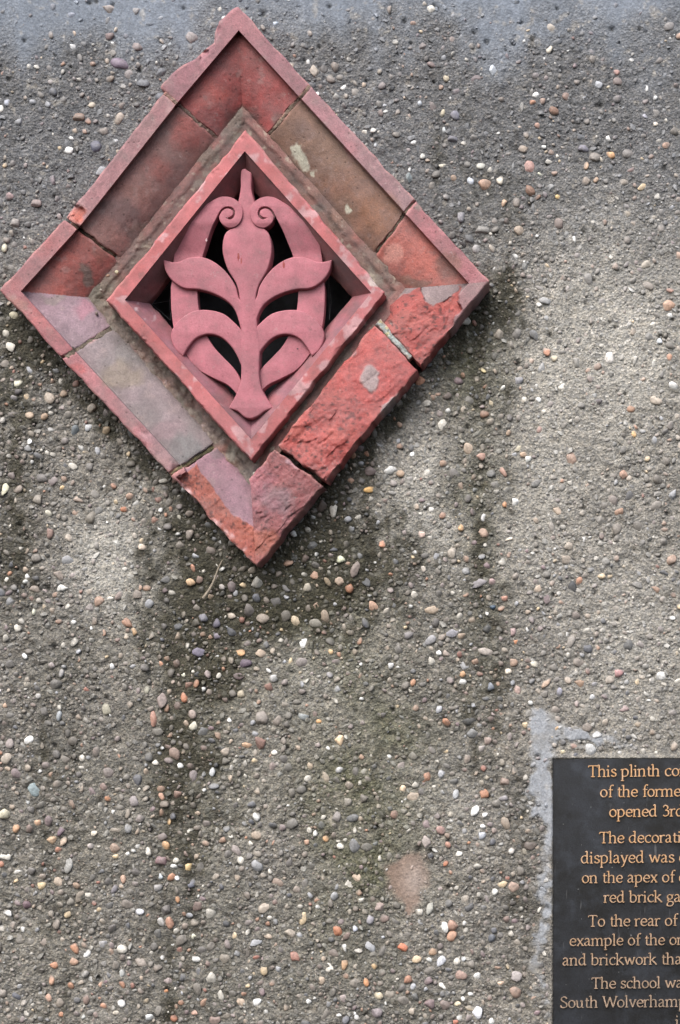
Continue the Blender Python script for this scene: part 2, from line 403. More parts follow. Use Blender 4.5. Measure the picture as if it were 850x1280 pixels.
kn(600, 300, 3.4, [(550, 498, 26, 22, 120, (224, 216, 206)), (284, 472, 22, 17, 80, (190, 128, 92)), (320, 502, 16, 14, 0, (214, 196, 160)), (762, 432, 14, 14, 0, (214, 220, 226)), (800, 280, 32, 24, 150, (184, 142, 112)),
    (640, 716, 20, 20, 0, (168, 124, 92)), (514, 262, 18, 18, 0, (120, 112, 108)), (388, 930, 26, 30, 0, (158, 128, 108)), (606, 996, 22, 22, 0, (178, 136, 110)), (752, 682, 28, 20, 0, (176, 160, 140)), (654, 828, 18, 13, 80, (208, 162, 92)),
    (502, 692, 17, 14, 0, (98, 90, 92)), (248, 680, 15, 12, 45, WH), (95, 630, 17, 10, 120, (226, 222, 210)), (490, 540, 27, 16, 170, (138, 116, 100)), (164, 600, 20, 18, 0, (150, 148, 152)), (216, 514, 16, 14, 90, (186, 160, 140)),
    (12, 552, 18, 8, 40, (224, 200, 128)), (810, 215, 20, 12, 0, (164, 120, 100)), (204, 934, 15, 15, 0, (214, 214, 206)), (122, 820, 15, 15, 0, (168, 140, 112)), (256, 808, 20, 16, 0, (158, 124, 112)), (22, 740, 25, 18, 20, (140, 104, 80)),
    (706, 105, 28, 18, 150, (158, 148, 132)), (48, 700, 20, 10, 80, (200, 180, 140)), (160, 888, 20, 12, 150, (200, 186, 150)), (184, 914, 15, 13, 0, (196, 160, 126)), (338, 432, 16, 14, 0, (96, 90, 88)), (250, 276, 12, 11, 0, (218, 214, 206))])
kn(400, 560, 3.4, [(342, 108, 18, 18, 0, (188, 154, 120)), (212, 100, 26, 20, 160, (104, 88, 84)), (210, 178, 26, 14, 175, (216, 162, 60)), (132, 142, 17, 15, 0, (176, 134, 104)), (472, 262, 14, 13, 0, (222, 216, 206)), (431, 368, 17, 16, 0, (212, 178, 160)),
    (266, 408, 17, 16, 20, (202, 134, 94)), (86, 474, 22, 18, 0, (206, 208, 170)), (148, 518, 38, 17, 105, (122, 106, 96)), (86, 566, 25, 20, 0, (156, 132, 108)), (126, 598, 21, 21, 0, (160, 104, 66)), (696, 302, 22, 15, 70, (224, 222, 218)),
    (600, 340, 16, 16, 0, (204, 158, 100)), (694, 364, 22, 22, 0, (158, 128, 106)), (524, 68, 22, 16, 0, (176, 140, 112)), (686, 34, 26, 20, 0, (176, 134, 114)), (776, 98, 28, 15, 60, (164, 124, 104)), (786, 240, 14, 15, 0, (190, 130, 78)),
    (735, 674, 17, 16, 0, (54, 76, 96)), (440, 518, 14, 17, 0, (196, 182, 166)), (280, 694, 20, 14, 140, (172, 162, 146)), (478, 690, 34, 20, 10, (168, 146, 120)), (602, 800, 19, 17, 0, (160, 138, 114)), (704, 864, 34, 20, 20, (164, 152, 140)),
    (798, 950, 17, 17, 0, (220, 204, 180)), (606, 962, 17, 15, 0, (200, 148, 92)), (538, 872, 22, 20, 60, (160, 140, 126)), (42, 866, 17, 15, 120, (206, 168, 108)), (300, 928, 14, 15, 0, (196, 194, 190)), (470, 818, 26, 19, 150, (142, 140, 142)),
    (560, 786, 27, 19, 150, (136, 134, 140)), (672, 576, 38, 17, 155, (132, 126, 128)), (375, 796, 25, 18, 0, (128, 122, 122)), (710, 700, 8, 16, 0, (220, 218, 208)), (804, 386, 18, 9, 170, (216, 196, 170)), (782, 640, 15, 14, 0, (196, 136, 112)),
    (832, 826, 14, 13, 0, (190, 118, 60)), (394, 996, 14, 17, 0, (186, 132, 92)), (820, 912, 22, 20, 0, (160, 128, 104)), (820, 784, 14, 18, 0, (176, 144, 140)), (595, 876, 13, 17, 0, (140, 90, 76)), (732, 572, 15, 18, 0, (170, 140, 136))])
kn(180, 680, 3.4, [(204, 104, 13, 26, 0, (186, 122, 88)), (198, 165, 23, 17, 20, (200, 160, 112)), (372, 180, 20, 24, 0, (100, 86, 84)), (366, 226, 16, 18, 0, (132, 116, 108)), (248, 314, 22, 22, 0, (112, 110, 118)), (306, 338, 18, 24, 10, (104, 98, 112)),
    (226, 456, 26, 24, 150, (114, 106, 124)), (306, 392, 20, 17, 0, (116, 106, 118)), (410, 464, 25, 18, 5, (214, 160, 96)), (428, 506, 28, 20, 0, (92, 76, 90)), (448, 284, 32, 24, 45, (106, 98, 92)), (498, 318, 32, 22, 165, (136, 122, 106)),
    (642, 330, 24, 25, 0, (190, 168, 134)), (728, 338, 28, 20, 0, (130, 124, 110)), (546, 570, 19, 18, 0, (184, 182, 178)), (670, 502, 27, 24, 0, (134, 124, 118)), (218, 592, 15, 20, 0, (176, 120, 82)), (186, 604, 17, 24, 10, (136, 100, 82)), (166, 652, 18, 24, 0, (180, 112, 70)),
    (72, 662, 22, 36, 0, (142, 124, 116)), (36, 742, 16, 35, 0, (166, 118, 96)), (410, 640, 20, 20, 0, (164, 150, 122)), (210, 774, 23, 22, 0, (188, 182, 158)), (204, 726, 19, 21, 0, (158, 138, 126)), (434, 856, 25, 14, 5, (182, 142, 104)),
    (494, 850, 26, 36, 150, (140, 104, 90)), (364, 748, 12, 11, 0, WH), (832, 830, 22, 27, 0, (226, 190, 142)), (288, 968, 17, 23, 0, (178, 180, 180)), (152, 944, 15, 15, 0, WH), (740, 756, 14, 11, 0, (204, 150, 80)), (502, 742, 32, 28, 40, (132, 122, 112)),
    (568, 752, 22, 24, 0, (134, 122, 110)), (694, 188, 19, 23, 0, (158, 148, 128)), (606, 190, 26, 18, 20, (122, 118, 118)), (606, 226, 14, 12, 0, (164, 164, 168)), (832, 68, 20, 18, 0, (214, 210, 190)), (826, 158, 20, 18, 0, (172, 140, 110)),
    (780, 160, 11, 26, 150, (140, 120, 90)), (790, 458, 12, 15, 10, (206, 170, 108)), (790, 558, 17, 17, 0, (146, 142, 142)), (830, 962, 22, 16, 0, (180, 178, 176)), (208, 985, 20, 27, 0, (126, 114, 112)), (130, 892, 28, 24, 40, (136, 112, 98)),
    (370, 306, 22, 14, 20, (176, 160, 140)), (328, 184, 16, 14, 20, (170, 160, 152)), (280, 226, 12, 17, 20, (182, 154, 120)), (136, 510, 20, 22, 0, (110, 90, 78)), (232, 152, 18, 18, 0, (126, 98, 84)), (372, 952, 12, 14, 0, (166, 160, 150)), (704, 946, 16, 18, 0, (166, 146, 118)),
    (104, 922, 20, 14, 0, (126, 112, 108)), (218, 22, 12, 18, 0, (124, 104, 94)), (278, 26, 24, 20, 60, (116, 102, 92)), (672, 734, 26, 16, 20, (134, 140, 140)), (566, 246, 24, 34, 150, (84, 80, 76)), (12, 622, 14, 19, 0, (150, 146, 124)), (545, 950, 17, 24, 0, (150, 132, 124))])
kn(0, 600, 3.4, [(24, 34, 34, 15, 100, (206, 200, 164)), (204, 145, 20, 18, 0, (190, 184, 162)), (262, 462, 32, 18, 175, (196, 194, 186)), (606, 286, 20, 14, 15, (206, 184, 160)), (528, 124, 17, 15, 0, (176, 108, 66)), (164, 514, 15, 15, 0, (156, 148, 136)), (108, 432, 15, 11, 20, (204, 204, 196)),
    (144, 562, 12, 15, 0, (210, 208, 180)), (314, 606, 14, 11, 0, WH), (474, 796, 12, 17, 0, (210, 208, 206)), (570, 644, 14, 20, 150, (186, 146, 96)), (538, 664, 14, 14, 0, (200, 180, 154)), (262, 820, 15, 20, 0, (160, 156, 154)), (452, 978, 19, 26, 0, (146, 140, 118)),
    (218, 788, 22, 17, 150, (160, 146, 142)), (622, 456, 20, 18, 0, (150, 116, 90)), (676, 84, 19, 18, 0, (134, 96, 82)), (656, 174, 20, 18, 0, (152, 112, 92)), (212, 228, 17, 25, 0, (138, 108, 96)), (388, 162, 26, 28, 0, (122, 114, 100)), (40, 396, 14, 13, 0, (170, 116, 78)),
    (58, 452, 14, 20, 150, (122, 118, 112)), (744, 780, 22, 22, 0, (126, 96, 82)), (728, 858, 18, 15, 0, (168, 146, 128)), (648, 1002, 18, 22, 0, (166, 122, 100)), (620, 892, 20, 20, 0, (140, 132, 116)), (400, 600, 16, 20, 0, (134, 116, 98)), (340, 84, 27, 17, 10, (168, 146, 128)), (486, 28, 15, 15, 0, (164, 116, 88)),
    (252, 1000, 14, 25, 0, (150, 156, 160)), (760, 158, 10, 15, 0, (196, 190, 166)), (804, 234, 20, 22, 0, (138, 124, 112)), (776, 828, 12, 11, 0, (220, 218, 190)), (106, 750, 14, 11, 40, WH), (166, 918, 14, 13, 0, (196, 190, 184)), (22, 960, 11, 13, 0, (186, 150, 120)), (268, 36, 14, 12, 0, (200, 166, 110))])
kn(400, 980, 3.4, [(350, 24, 17, 25, 170, (222, 190, 150)), (116, 76, 19, 19, 0, (148, 140, 126)), (26, 236, 16, 16, 0, (208, 152, 88)), (576, 46, 14, 23, 20, (172, 174, 176)), (700, 132, 14, 11, 0, WH), (700, 44, 22, 22, 20, (168, 112, 76)), (514, 198, 23, 19, 10, (160, 122, 112)),
    (688, 222, 19, 17, 0, (176, 180, 188)), (630, 242, 13, 15, 0, (202, 140, 96)), (544, 260, 13, 16, 0, (190, 136, 112)), (588, 296, 18, 13, 0, (224, 218, 206)), (530, 336, 17, 14, 0, (190, 112, 66)), (454, 246, 20, 26, 0, (160, 146, 138)), (816, 286, 16, 15, 0, (204, 196, 186)),
    (744, 460, 16, 16, 0, (218, 216, 206)), (526, 606, 28, 19, 55, (206, 204, 198)), (468, 522, 16, 34, 20, (170, 168, 156)), (250, 526, 29, 26, 40, (148, 128, 118)), (70, 622, 27, 24, 30, (176, 108, 66)), (350, 690, 24, 21, 20, (196, 106, 60)), (408, 744, 24, 18, 0, (222, 190, 146)),
    (480, 712, 21, 19, 0, (160, 126, 94)), (464, 748, 15, 12, 30, (214, 214, 206)), (522, 856, 20, 18, 90, (226, 222, 212)), (670, 976, 30, 22, 80, (216, 216, 220)), (166, 708, 22, 15, 0, (190, 182, 170)), (600, 812, 26, 22, 20, (150, 120, 106)), (200, 842, 14, 20, 150, (202, 134, 74)),
    (230, 778, 18, 17, 150, (190, 152, 96)), (248, 900, 24, 18, 0, (192, 176, 142)), (376, 832, 20, 20, 0, (166, 116, 88)), (472, 930, 29, 26, 0, (130, 108, 108)), (530, 940, 26, 20, 0, (122, 106, 98)), (560, 598, 25, 26, 0, (168, 128, 106)), (562, 650, 24, 24, 60, (180, 132, 100)),
    (146, 262, 24, 32, 0, (128, 128, 128)), (68, 142, 20, 24, 20, (132, 124, 118)), (610, 746, 13, 11, 0, (208, 212, 214)), (150, 614, 13, 17, 0, (180, 182, 194)), (212, 576, 18, 22, 0, (140, 136, 142)), (732, 656, 18, 18, 0, (88, 92, 100)), (766, 850, 17, 16, 0, (206, 172, 140)),
    (584, 934, 16, 13, 0, (220, 200, 156)), (104, 770, 16, 22, 0, (184, 142, 98)), (828, 820, 30, 24, 150, (154, 144, 140)), (832, 886, 26, 24, 0, (150, 122, 104)), (826, 440, 26, 24, 0, (168, 138, 118)), (176, 496, 14, 17, 0, (200, 194, 178)), (638, 896, 14, 11, 0, (222, 220, 216)),
    (154, 992, 12, 13, 0, (206, 204, 200)), (242, 968, 28, 24, 0, (124, 112, 114)), (108, 1000, 18, 22, 0, (108, 108, 114)), (556, 130, 16, 12, 0, (172, 162, 142)), (782, 60, 24, 15, 170, (140, 134, 136)), (576, 1012, 14, 10, 0, (190, 110, 80)), (282, 930, 12, 12, 0, (206, 206, 200)), (606, 914, 11, 11, 0, WH), (740, 200, 15, 15, 0, (150, 130, 120))])
kn(0, 980, 3.4, [(144, 20, 26, 34, 170, (124, 140, 142)), (22, 126, 22, 26, 30, (196, 188, 156)), (74, 188, 18, 19, 0, (184, 138, 96)), (158, 166, 18, 18, 0, (200, 154, 114)), (128, 190, 20, 20, 0, (124, 104, 94)), (210, 160, 18, 26, 0, (122, 104, 104)), (222, 236, 24, 20, 0, (182, 148, 110)), (400, 212, 16, 13, 0, (222, 208, 184)),
    (488, 272, 23, 22, 0, (158, 132, 112)), (544, 298, 12, 11, 0, WH), (386, 262, 15, 15, 0, (164, 152, 146)), (290, 346, 22, 34, 20, (150, 148, 142)), (704, 262, 19, 22, 0, (200, 152, 96)), (680, 324, 28, 30, 0, (128, 98, 100)), (798, 354, 18, 20, 0, (216, 180, 108)), (816, 424, 17, 25, 20, (104, 106, 118)),
    (72, 374, 24, 12, 5, (196, 192, 184)), (174, 436, 20, 18, 0, (212, 184, 130)), (322, 434, 18, 15, 0, (150, 122, 98)), (340, 478, 30, 18, 120, (136, 124, 108)), (592, 542, 20, 16, 0, (206, 206, 212)), (722, 592, 21, 26, 0, (178, 128, 100)), (684, 588, 16, 24, 150, (176, 172, 166)), (316, 698, 17, 28, 150, (186, 126, 86)),
    (232, 772, 22, 16, 0, (192, 128, 86)), (218, 834, 13, 22, 0, (180, 132, 98)), (360, 808, 20, 17, 0, (140, 136, 130)), (516, 808, 14, 19, 0, (176, 178, 174)), (518, 936, 20, 20, 0, (212, 208, 202)), (630, 992, 21, 18, 0, (200, 202, 200)), (208, 912, 16, 20, 150, (196, 150, 122)), (252, 928, 20, 24, 0, (132, 120, 106)), (100, 932, 17, 13, 150, (164, 154, 142)),
    (366, 916, 18, 25, 0, (128, 104, 92)), (298, 862, 15, 18, 0, (162, 112, 78)), (704, 884, 12, 15, 0, (198, 128, 66)), (832, 744, 22, 14, 20, (208, 206, 200)), (820, 650, 12, 14, 0, (204, 202, 174)), (670, 444, 21, 17, 0, (150, 146, 142)), (260, 200, 18, 26, 20, (116, 94, 104)), (570, 76, 20, 25, 0, (144, 134, 132)), (690, 52, 12, 20, 150, (196, 146, 116)), (460, 60, 16, 17, 0, (184, 122, 76)),
    (752, 46, 18, 24, 20, (140, 108, 92)), (720, 160, 10, 15, 0, (190, 150, 90)), (732, 686, 12, 9, 0, WH), (740, 1000, 18, 18, 0, (156, 96, 62)), (824, 974, 17, 13, 0, (196, 150, 126)), (352, 990, 11, 12, 0, (204, 206, 200)), (120, 76, 11, 15, 0, (190, 192, 190)), (434, 682, 19, 18, 0, (148, 146, 146)), (484, 450, 15, 22, 30, (130, 124, 130)), (246, 280, 17, 14, 0, (164, 110, 84)), (6, 342, 12, 17, 0, (176, 116, 86)),
    (110, 518, 20, 22, 0, (112, 88, 94)), (360, 878, 19, 15, 0, (160, 152, 142)), (52, 790, 9, 9, 0, (160, 150, 140)), (494, 974, 16, 11, 170, (196, 184, 164)), (470, 720, 12, 20, 0, (150, 124, 104)), (520, 738, 20, 18, 0, (120, 108, 98)), (680, 392, 15, 11, 40, (182, 190, 194)), (754, 402, 12, 12, 0, (220, 220, 222)), (756, 494, 11, 17, 0, (176, 124, 76))])
kn(600, 820, 3.4, [(144, 28, 22, 24, 0, (176, 146, 112)), (234, 38, 22, 15, 15, (214, 204, 180)), (116, 70, 15, 20, 0, (204, 198, 184)), (282, 112, 14, 30, 35, (176, 146, 120)), (426, 114, 30, 20, 15, (158, 126, 98)), (44, 132, 18, 20, 0, (118, 124, 134)), (590, 74, 24, 18, 0, (170, 118, 116)), (340, 156, 14, 22, 0, (156, 154, 168)),
    (158, 146, 16, 22, 0, (170, 140, 128)), (326, 310, 14, 15, 0, (206, 158, 84)), (396, 382, 17, 14, 0, (158, 124, 108)), (612, 224, 22, 17, 0, (160, 134, 130)), (676, 292, 21, 15, 0, (156, 138, 114)), (710, 162, 16, 16, 0, (168, 164, 154)), (716, 188, 12, 10, 0, (206, 206, 200)), (668, 186, 13, 14, 0, (156, 142, 130)), (470, 398, 27, 24, 20, (176, 176, 174)),
    (662, 264, 18, 11, 0, (76, 78, 84)), (488, 120, 15, 14, 0, (150, 148, 150)), (214, 198, 11, 12, 0, (204, 204, 198)), (734, 326, 18, 15, 20, (150, 130, 110)), (32, 364, 19, 20, 0, (150, 128, 116)), (102, 532, 22, 24, 0, (140, 118, 104)), (90, 450, 15, 27, 150, (142, 132, 116)), (6, 394, 15, 17, 0, (160, 150, 142)), (146, 490, 12, 20, 20, (160, 142, 124)), (28, 516, 17, 12, 0, (166, 154, 132)),
    (352, 410, 14, 11, 0, (196, 180, 140)), (480, 176, 16, 15, 0, (190, 190, 190)), (412, 202, 12, 17, 0, (168, 146, 140)), (20, 588, 24, 22, 30, (158, 116, 94)), (100, 600, 20, 15, 0, (160, 158, 156)), (6, 540, 12, 18, 0, (160, 150, 130)), (548, 352, 10, 15, 0, (190, 188, 184))])
kn(0, 0, 2.656, [(236, 52, 19, 15, 10, (124, 130, 146)), (364, 28, 26, 19, 20, (152, 140, 134)), (240, 158, 13, 14, 0, (226, 226, 226)), (246, 112, 8, 11, 0, (196, 164, 130)), (208, 211, 10, 11, 0, (170, 120, 84)), (306, 213, 11, 9, 0, (150, 120, 102)), (396, 212, 30, 20, 10, (112, 94, 112)), (638, 124, 22, 19, 0, (138, 128, 126)), (452, 156, 20, 15, 0, (132, 118, 116)),
    (306, 346, 15, 14, 0, (180, 164, 140)), (222, 496, 20, 14, 20, WH), (258, 388, 22, 15, 0, (130, 104, 88)), (314, 484, 26, 22, 0, (84, 84, 100)), (22, 338, 12, 13, 0, (170, 176, 192)), (3, 362, 9, 15, 0, (226, 222, 210)), (16, 824, 13, 16, 0, (192, 186, 156)), (32, 654, 17, 15, 0, (146, 118, 116)), (118, 674, 19, 17, 0, (130, 112, 108)), (562, 146, 13, 9, 0, (160, 168, 172)),
    (236, 460, 10, 7, 50, WH), (374, 142, 8, 8, 0, WH), (384, 96, 8, 10, 0, (176, 160, 140)), (356, 384, 9, 9, 0, (164, 158, 150)), (48, 740, 16, 19, 0, (136, 128, 122)), (362, 264, 20, 12, 0, (124, 108, 94)), (382, 466, 11, 7, 0, (170, 170, 172)), (326, 470, 9, 11, 0, (120, 100, 90)), (404, 350, 16, 14, 0, (118, 104, 96)), (16, 548, 10, 11, 0, (176, 150, 110)), (362, 122, 18, 13, 0, (120, 98, 96))])
kn(300, 0, 2.656, [(632, 36, 20, 14, 140, (214, 208, 194)), (838, 232, 18, 22, 0, (186, 194, 204)), (484, 368, 10, 9, 0, (214, 214, 206)), (440, 432, 13, 8, 0, (220, 216, 206)), (672, 380, 10, 17, 20, (198, 184, 150)), (596, 344, 12, 12, 0, (172, 178, 186)), (684, 262, 12, 11, 0, (176, 160, 130)), (798, 550, 18, 13, 20, (206, 204, 190)), (764, 604, 13, 15, 0, (206, 214, 226)), (816, 614, 24, 19, 0, (168, 130, 104)),
    (118, 80, 10, 9, 0, (176, 190, 204)), (606, 518, 10, 12, 0, (180, 178, 168)), (718, 384, 19, 16, 0, (112, 110, 124)), (704, 460, 20, 15, 0, (106, 104, 112)), (638, 354, 15, 20, 0, (116, 104, 102)), (674, 550, 16, 8, 0, (204, 194, 170)), (734, 720, 14, 20, 0, (138, 134, 140)), (710, 594, 11, 12, 0, (150, 122, 98)), (802, 764, 26, 17, 0, (128, 124, 118)), (786, 826, 15, 18, 0, (156, 152, 150)), (640, 214, 20, 13, 0, (126, 104, 100)), (686, 654, 14, 12, 0, (140, 134, 130)), (448, 482, 7, 10, 0, (196, 202, 206)), (560, 588, 15, 20, 0, (118, 128, 130)), (676, 434, 8, 12, 0, (200, 206, 206))])
kn(0, 240, 2.656, [(44, 410, 17, 15, 0, (176, 168, 136)), (18, 470, 15, 15, 0, (176, 168, 152)), (60, 637, 17, 12, 0, (198, 192, 166)), (92, 684, 13, 14, 0, (176, 148, 106)), (102, 745, 17, 14, 0, (170, 144, 116)), (168, 686, 18, 19, 0, (156, 140, 122)), (214, 672, 14, 14, 0, (146, 120, 94)), (148, 746, 14, 13, 0, (166, 134, 102)), (294, 784, 14, 12, 0, (176, 178, 180)), (46, 686, 13, 12, 0, (128, 122, 122)),
    (38, 580, 10, 11, 0, (150, 130, 110)), (352, 792, 14, 19, 20, (140, 118, 86)), (138, 542, 9, 9, 0, (150, 132, 112)), (250, 795, 14, 22, 20, (96, 104, 108)), (12, 760, 12, 12, 0, (166, 160, 150)), (104, 616, 9, 9, 0, (150, 140, 120)), (62, 664, 16, 12, 0, (76, 70, 70))])

KN = [k for k in KNOWN if inside(np.array(k[0]), np.array(k[1]), opoly) < 2 and not (k[0] > PL['u0'] - 3 and k[1] > PL['v0'] - 3)]
# drop repeats where two notes describe one stone
keep = []
for k in KN:
    if all(math.hypot(k[0] - q[0], k[1] - q[1]) > .75 * (max(k[2], k[3]) + max(q[2], q[3])) * .8 for q in keep): keep.append(k)
KN = keep

cell = {}
def free(u, v, r, fac):
    gx, gy = int(u // 14), int(v // 14)
    for i in (-1, 0, 1):
        for j in (-1, 0, 1):
            for (a, b, c) in cell.get((gx + i, gy + j), ()):
                if (a - u) ** 2 + (b - v) ** 2 < (fac * (c + r)) ** 2: return False
    return True
def take(u, v, r): cell.setdefault((int(u // 14), int(v // 14)), []).append((u, v, r))
stones = []       # u v a b turn rgb known
for (u, v, a, b, t, c) in KN:
    stones.append((u, v, a * 1.06, b * 1.06, t, tame(lin(*c), .72, 1.0 if min(c) > 180 else 1.05), 1)); take(u, v, (a + b) / 2)
def scatter(n, r0, r1, fac, power, pw, flake=False):
    us_ = rng.uniform(-70, 920, n); vs_ = rng.uniform(-70, 1350, n)
    f = fields(us_, vs_)
    dens = (1 - .86 * f['smooth']) * (1 - .3 * f['pale'])
    dens = dens * (.5 + .5 * sst(150, 700, vs_)) if r0 > 2.5 else dens * (.75 + .25 * sst(100, 600, vs_))
    dens = np.where(f['dark'] > .5, dens * 1.15, dens)
    cl = fbm(us_, vs_, 45, 2, 2); dens = dens * np.clip(.75 + .7 * cl, .15, 1.2)
    ins = inside(us_, vs_, opoly); pl = (us_ > PL['u0'] - 3) & (vs_ > PL['v0'] - 3)
    wc = wall_c(us_, vs_, f)
    for i in range(n):
        if ins[i] > 3 or pl[i] or rng.rand() > dens[i]: continue
        r = r0 + (r1 - r0) * rng.rand() ** power
        if not free(us_[i], vs_[i], r, fac): continue
        take(us_[i], vs_[i], r)
        c = PALC[rng.choice(len(PALC), p=pw)] * rng.uniform(.75, 1.2)
        dust = rng.uniform(.0, .6) if r > 2.4 else rng.uniform(0, .7)
        if flake: dust = rng.uniform(.75, 1.0)
        dust = min(1, dust + .2 * f['smooth'][i]) * (.55 if c.max() > .6 else 1)
        c = c * (1 - dust) + wc[i] * dust
        asp = rng.uniform(.45 if flake else .6, 1.0)
        if flake: c = wc[i] * rng.uniform(.62, 1.6) * .75 + c * .25
        stones.append((us_[i], vs_[i], r / math.sqrt(asp), r * math.sqrt(asp), rng.uniform(0, 180), c, 2 if flake else 0))
scatter(8500, 4.2, 8.0, .88, 2.2, PALW)
scatter(36000, 2.2, 4.2, .86, 1.6, PALW)
scatter(22000, 2.4, 5.5, .74, 1.5, PALW, True)
scatter(52000, .9, 2.2, .85, 1.3, PALW)

def rotmat(a, tx, ty):
    ca, sa = math.cos(a), math.sin(a)
    Rz = np.array([[ca, -sa, 0], [sa, ca, 0], [0, 0, 1]])
    cx, sx = math.cos(tx), math.sin(tx); cy, sy = math.cos(ty), math.sin(ty)
    return Rz @ np.array([[1, 0, 0], [0, cx, -sx], [0, sx, cx]]) @ np.array([[cy, 0, sy], [0, 1, 0], [-sy, 0, cy]])
su = np.array([s[0] for s in stones]); sv = np.array([s[1] for s in stones])
sf = fields(su, sv); sh = wall_h(su, sv, sf, False); wcs = wall_c(su, sv, sf)
# the largest shown ones are picked out singly
def shown(i):
    s = stones[i]
    return -4 < s[0] < 854 and -4 < s[1] < 1284
order = sorted([i for i in range(len(stones)) if shown(i) and stones[i][6] != 2], key=lambda i: -(stones[i][2] * stones[i][3]))
single = set(order[:299])
meshes = {}
pv, pf, pc = [], [], []; off = 0
sv_, sf_, sc_ = [], [], []; off2 = 0
for i, (u, v, a, b, t, c, known) in enumerate(stones):
    r = (a + b) / 2
    kz = rng.uniform(.4, .65) * min(a, b)
    emb = rng.uniform(.1, .75) if known == 0 else (rng.uniform(.0, .45) if known == 1 else rng.uniform(.25, .6))
    emb += .25 * sf['smooth'][i]
    hc = sh[i] - .35 - emb * kz + .2
    tx, ty = rng.uniform(-.35, .35, 2) * (2.0 if known == 2 else 1)
    if i in single:
        k = rng.randint(len(BIG))
        if k not in meshes:
            X = BIG[k]; meshes[k] = mesh_np('pebble', np.stack([X[:, 0], X[:, 2], X[:, 1]], 1) / 1000, f3_[:, ::-1].copy())
            meshes[k].materials.append(M_peb)
        o = link('pebble', meshes[k], None, None)
        o.parent = plinth
        o.matrix_parent_inverse = parent_inv(plinth)
        o.location = ((u - 425) / 1000, -hc / 1000, 1.3 + (640 - v) / 1000)
        o.rotation_mode = 'YXZ'
        o.rotation_euler = (tx * .6, R(t), ty * .6)
        o.scale = (a, kz * 1.05, b)
        o.color = (*[float(q) for q in c], 1)
        continue
    if r > 3.4 and known != 2: X, fx = MID[rng.randint(14)], f2_
    else: X, fx = SML[rng.randint(10)], f1_
    Y = (X * np.array([a, b, kz])) @ rotmat(-R(t), tx, ty).T
    Q = np.stack([(u + Y[:, 0] - 425) / 1000, -(hc + Y[:, 2]) / 1000, 1.3 + (640 - v + Y[:, 1]) / 1000], 1)
    cv_ = np.tile(c, (len(Q), 1))
    lowm = 1 - sst(-.4, 1.1, hc + Y[:, 2] - sh[i]); cv_ = mixc(cv_, wcs[i] * .85, lowm * .8)     # cement still clings round the foot of each stone
    if r > 1.7 and known != 2:
        pv.append(Q); pf.append(fx + off); off += len(Q); pc.append(cv_)
    else:
        sv_.append(Q); sf_.append(fx + off2); off2 += len(Q); sc_.append(cv_)
link('small_pebbles', mesh_np('small_pebbles', np.concatenate(pv), np.concatenate(pf), np.concatenate(pc)), M_pebs, plinth, kind='stuff')
link('grit', mesh_np('grit', np.concatenate(sv_), np.concatenate(sf_), np.concatenate(sc_), False), M_pebs, plinth, kind='stuff')
print('stones', len(stones), 'known', len(KN), 'tris', sum(len(x) for x in pf) + sum(len(x) for x in sf_))

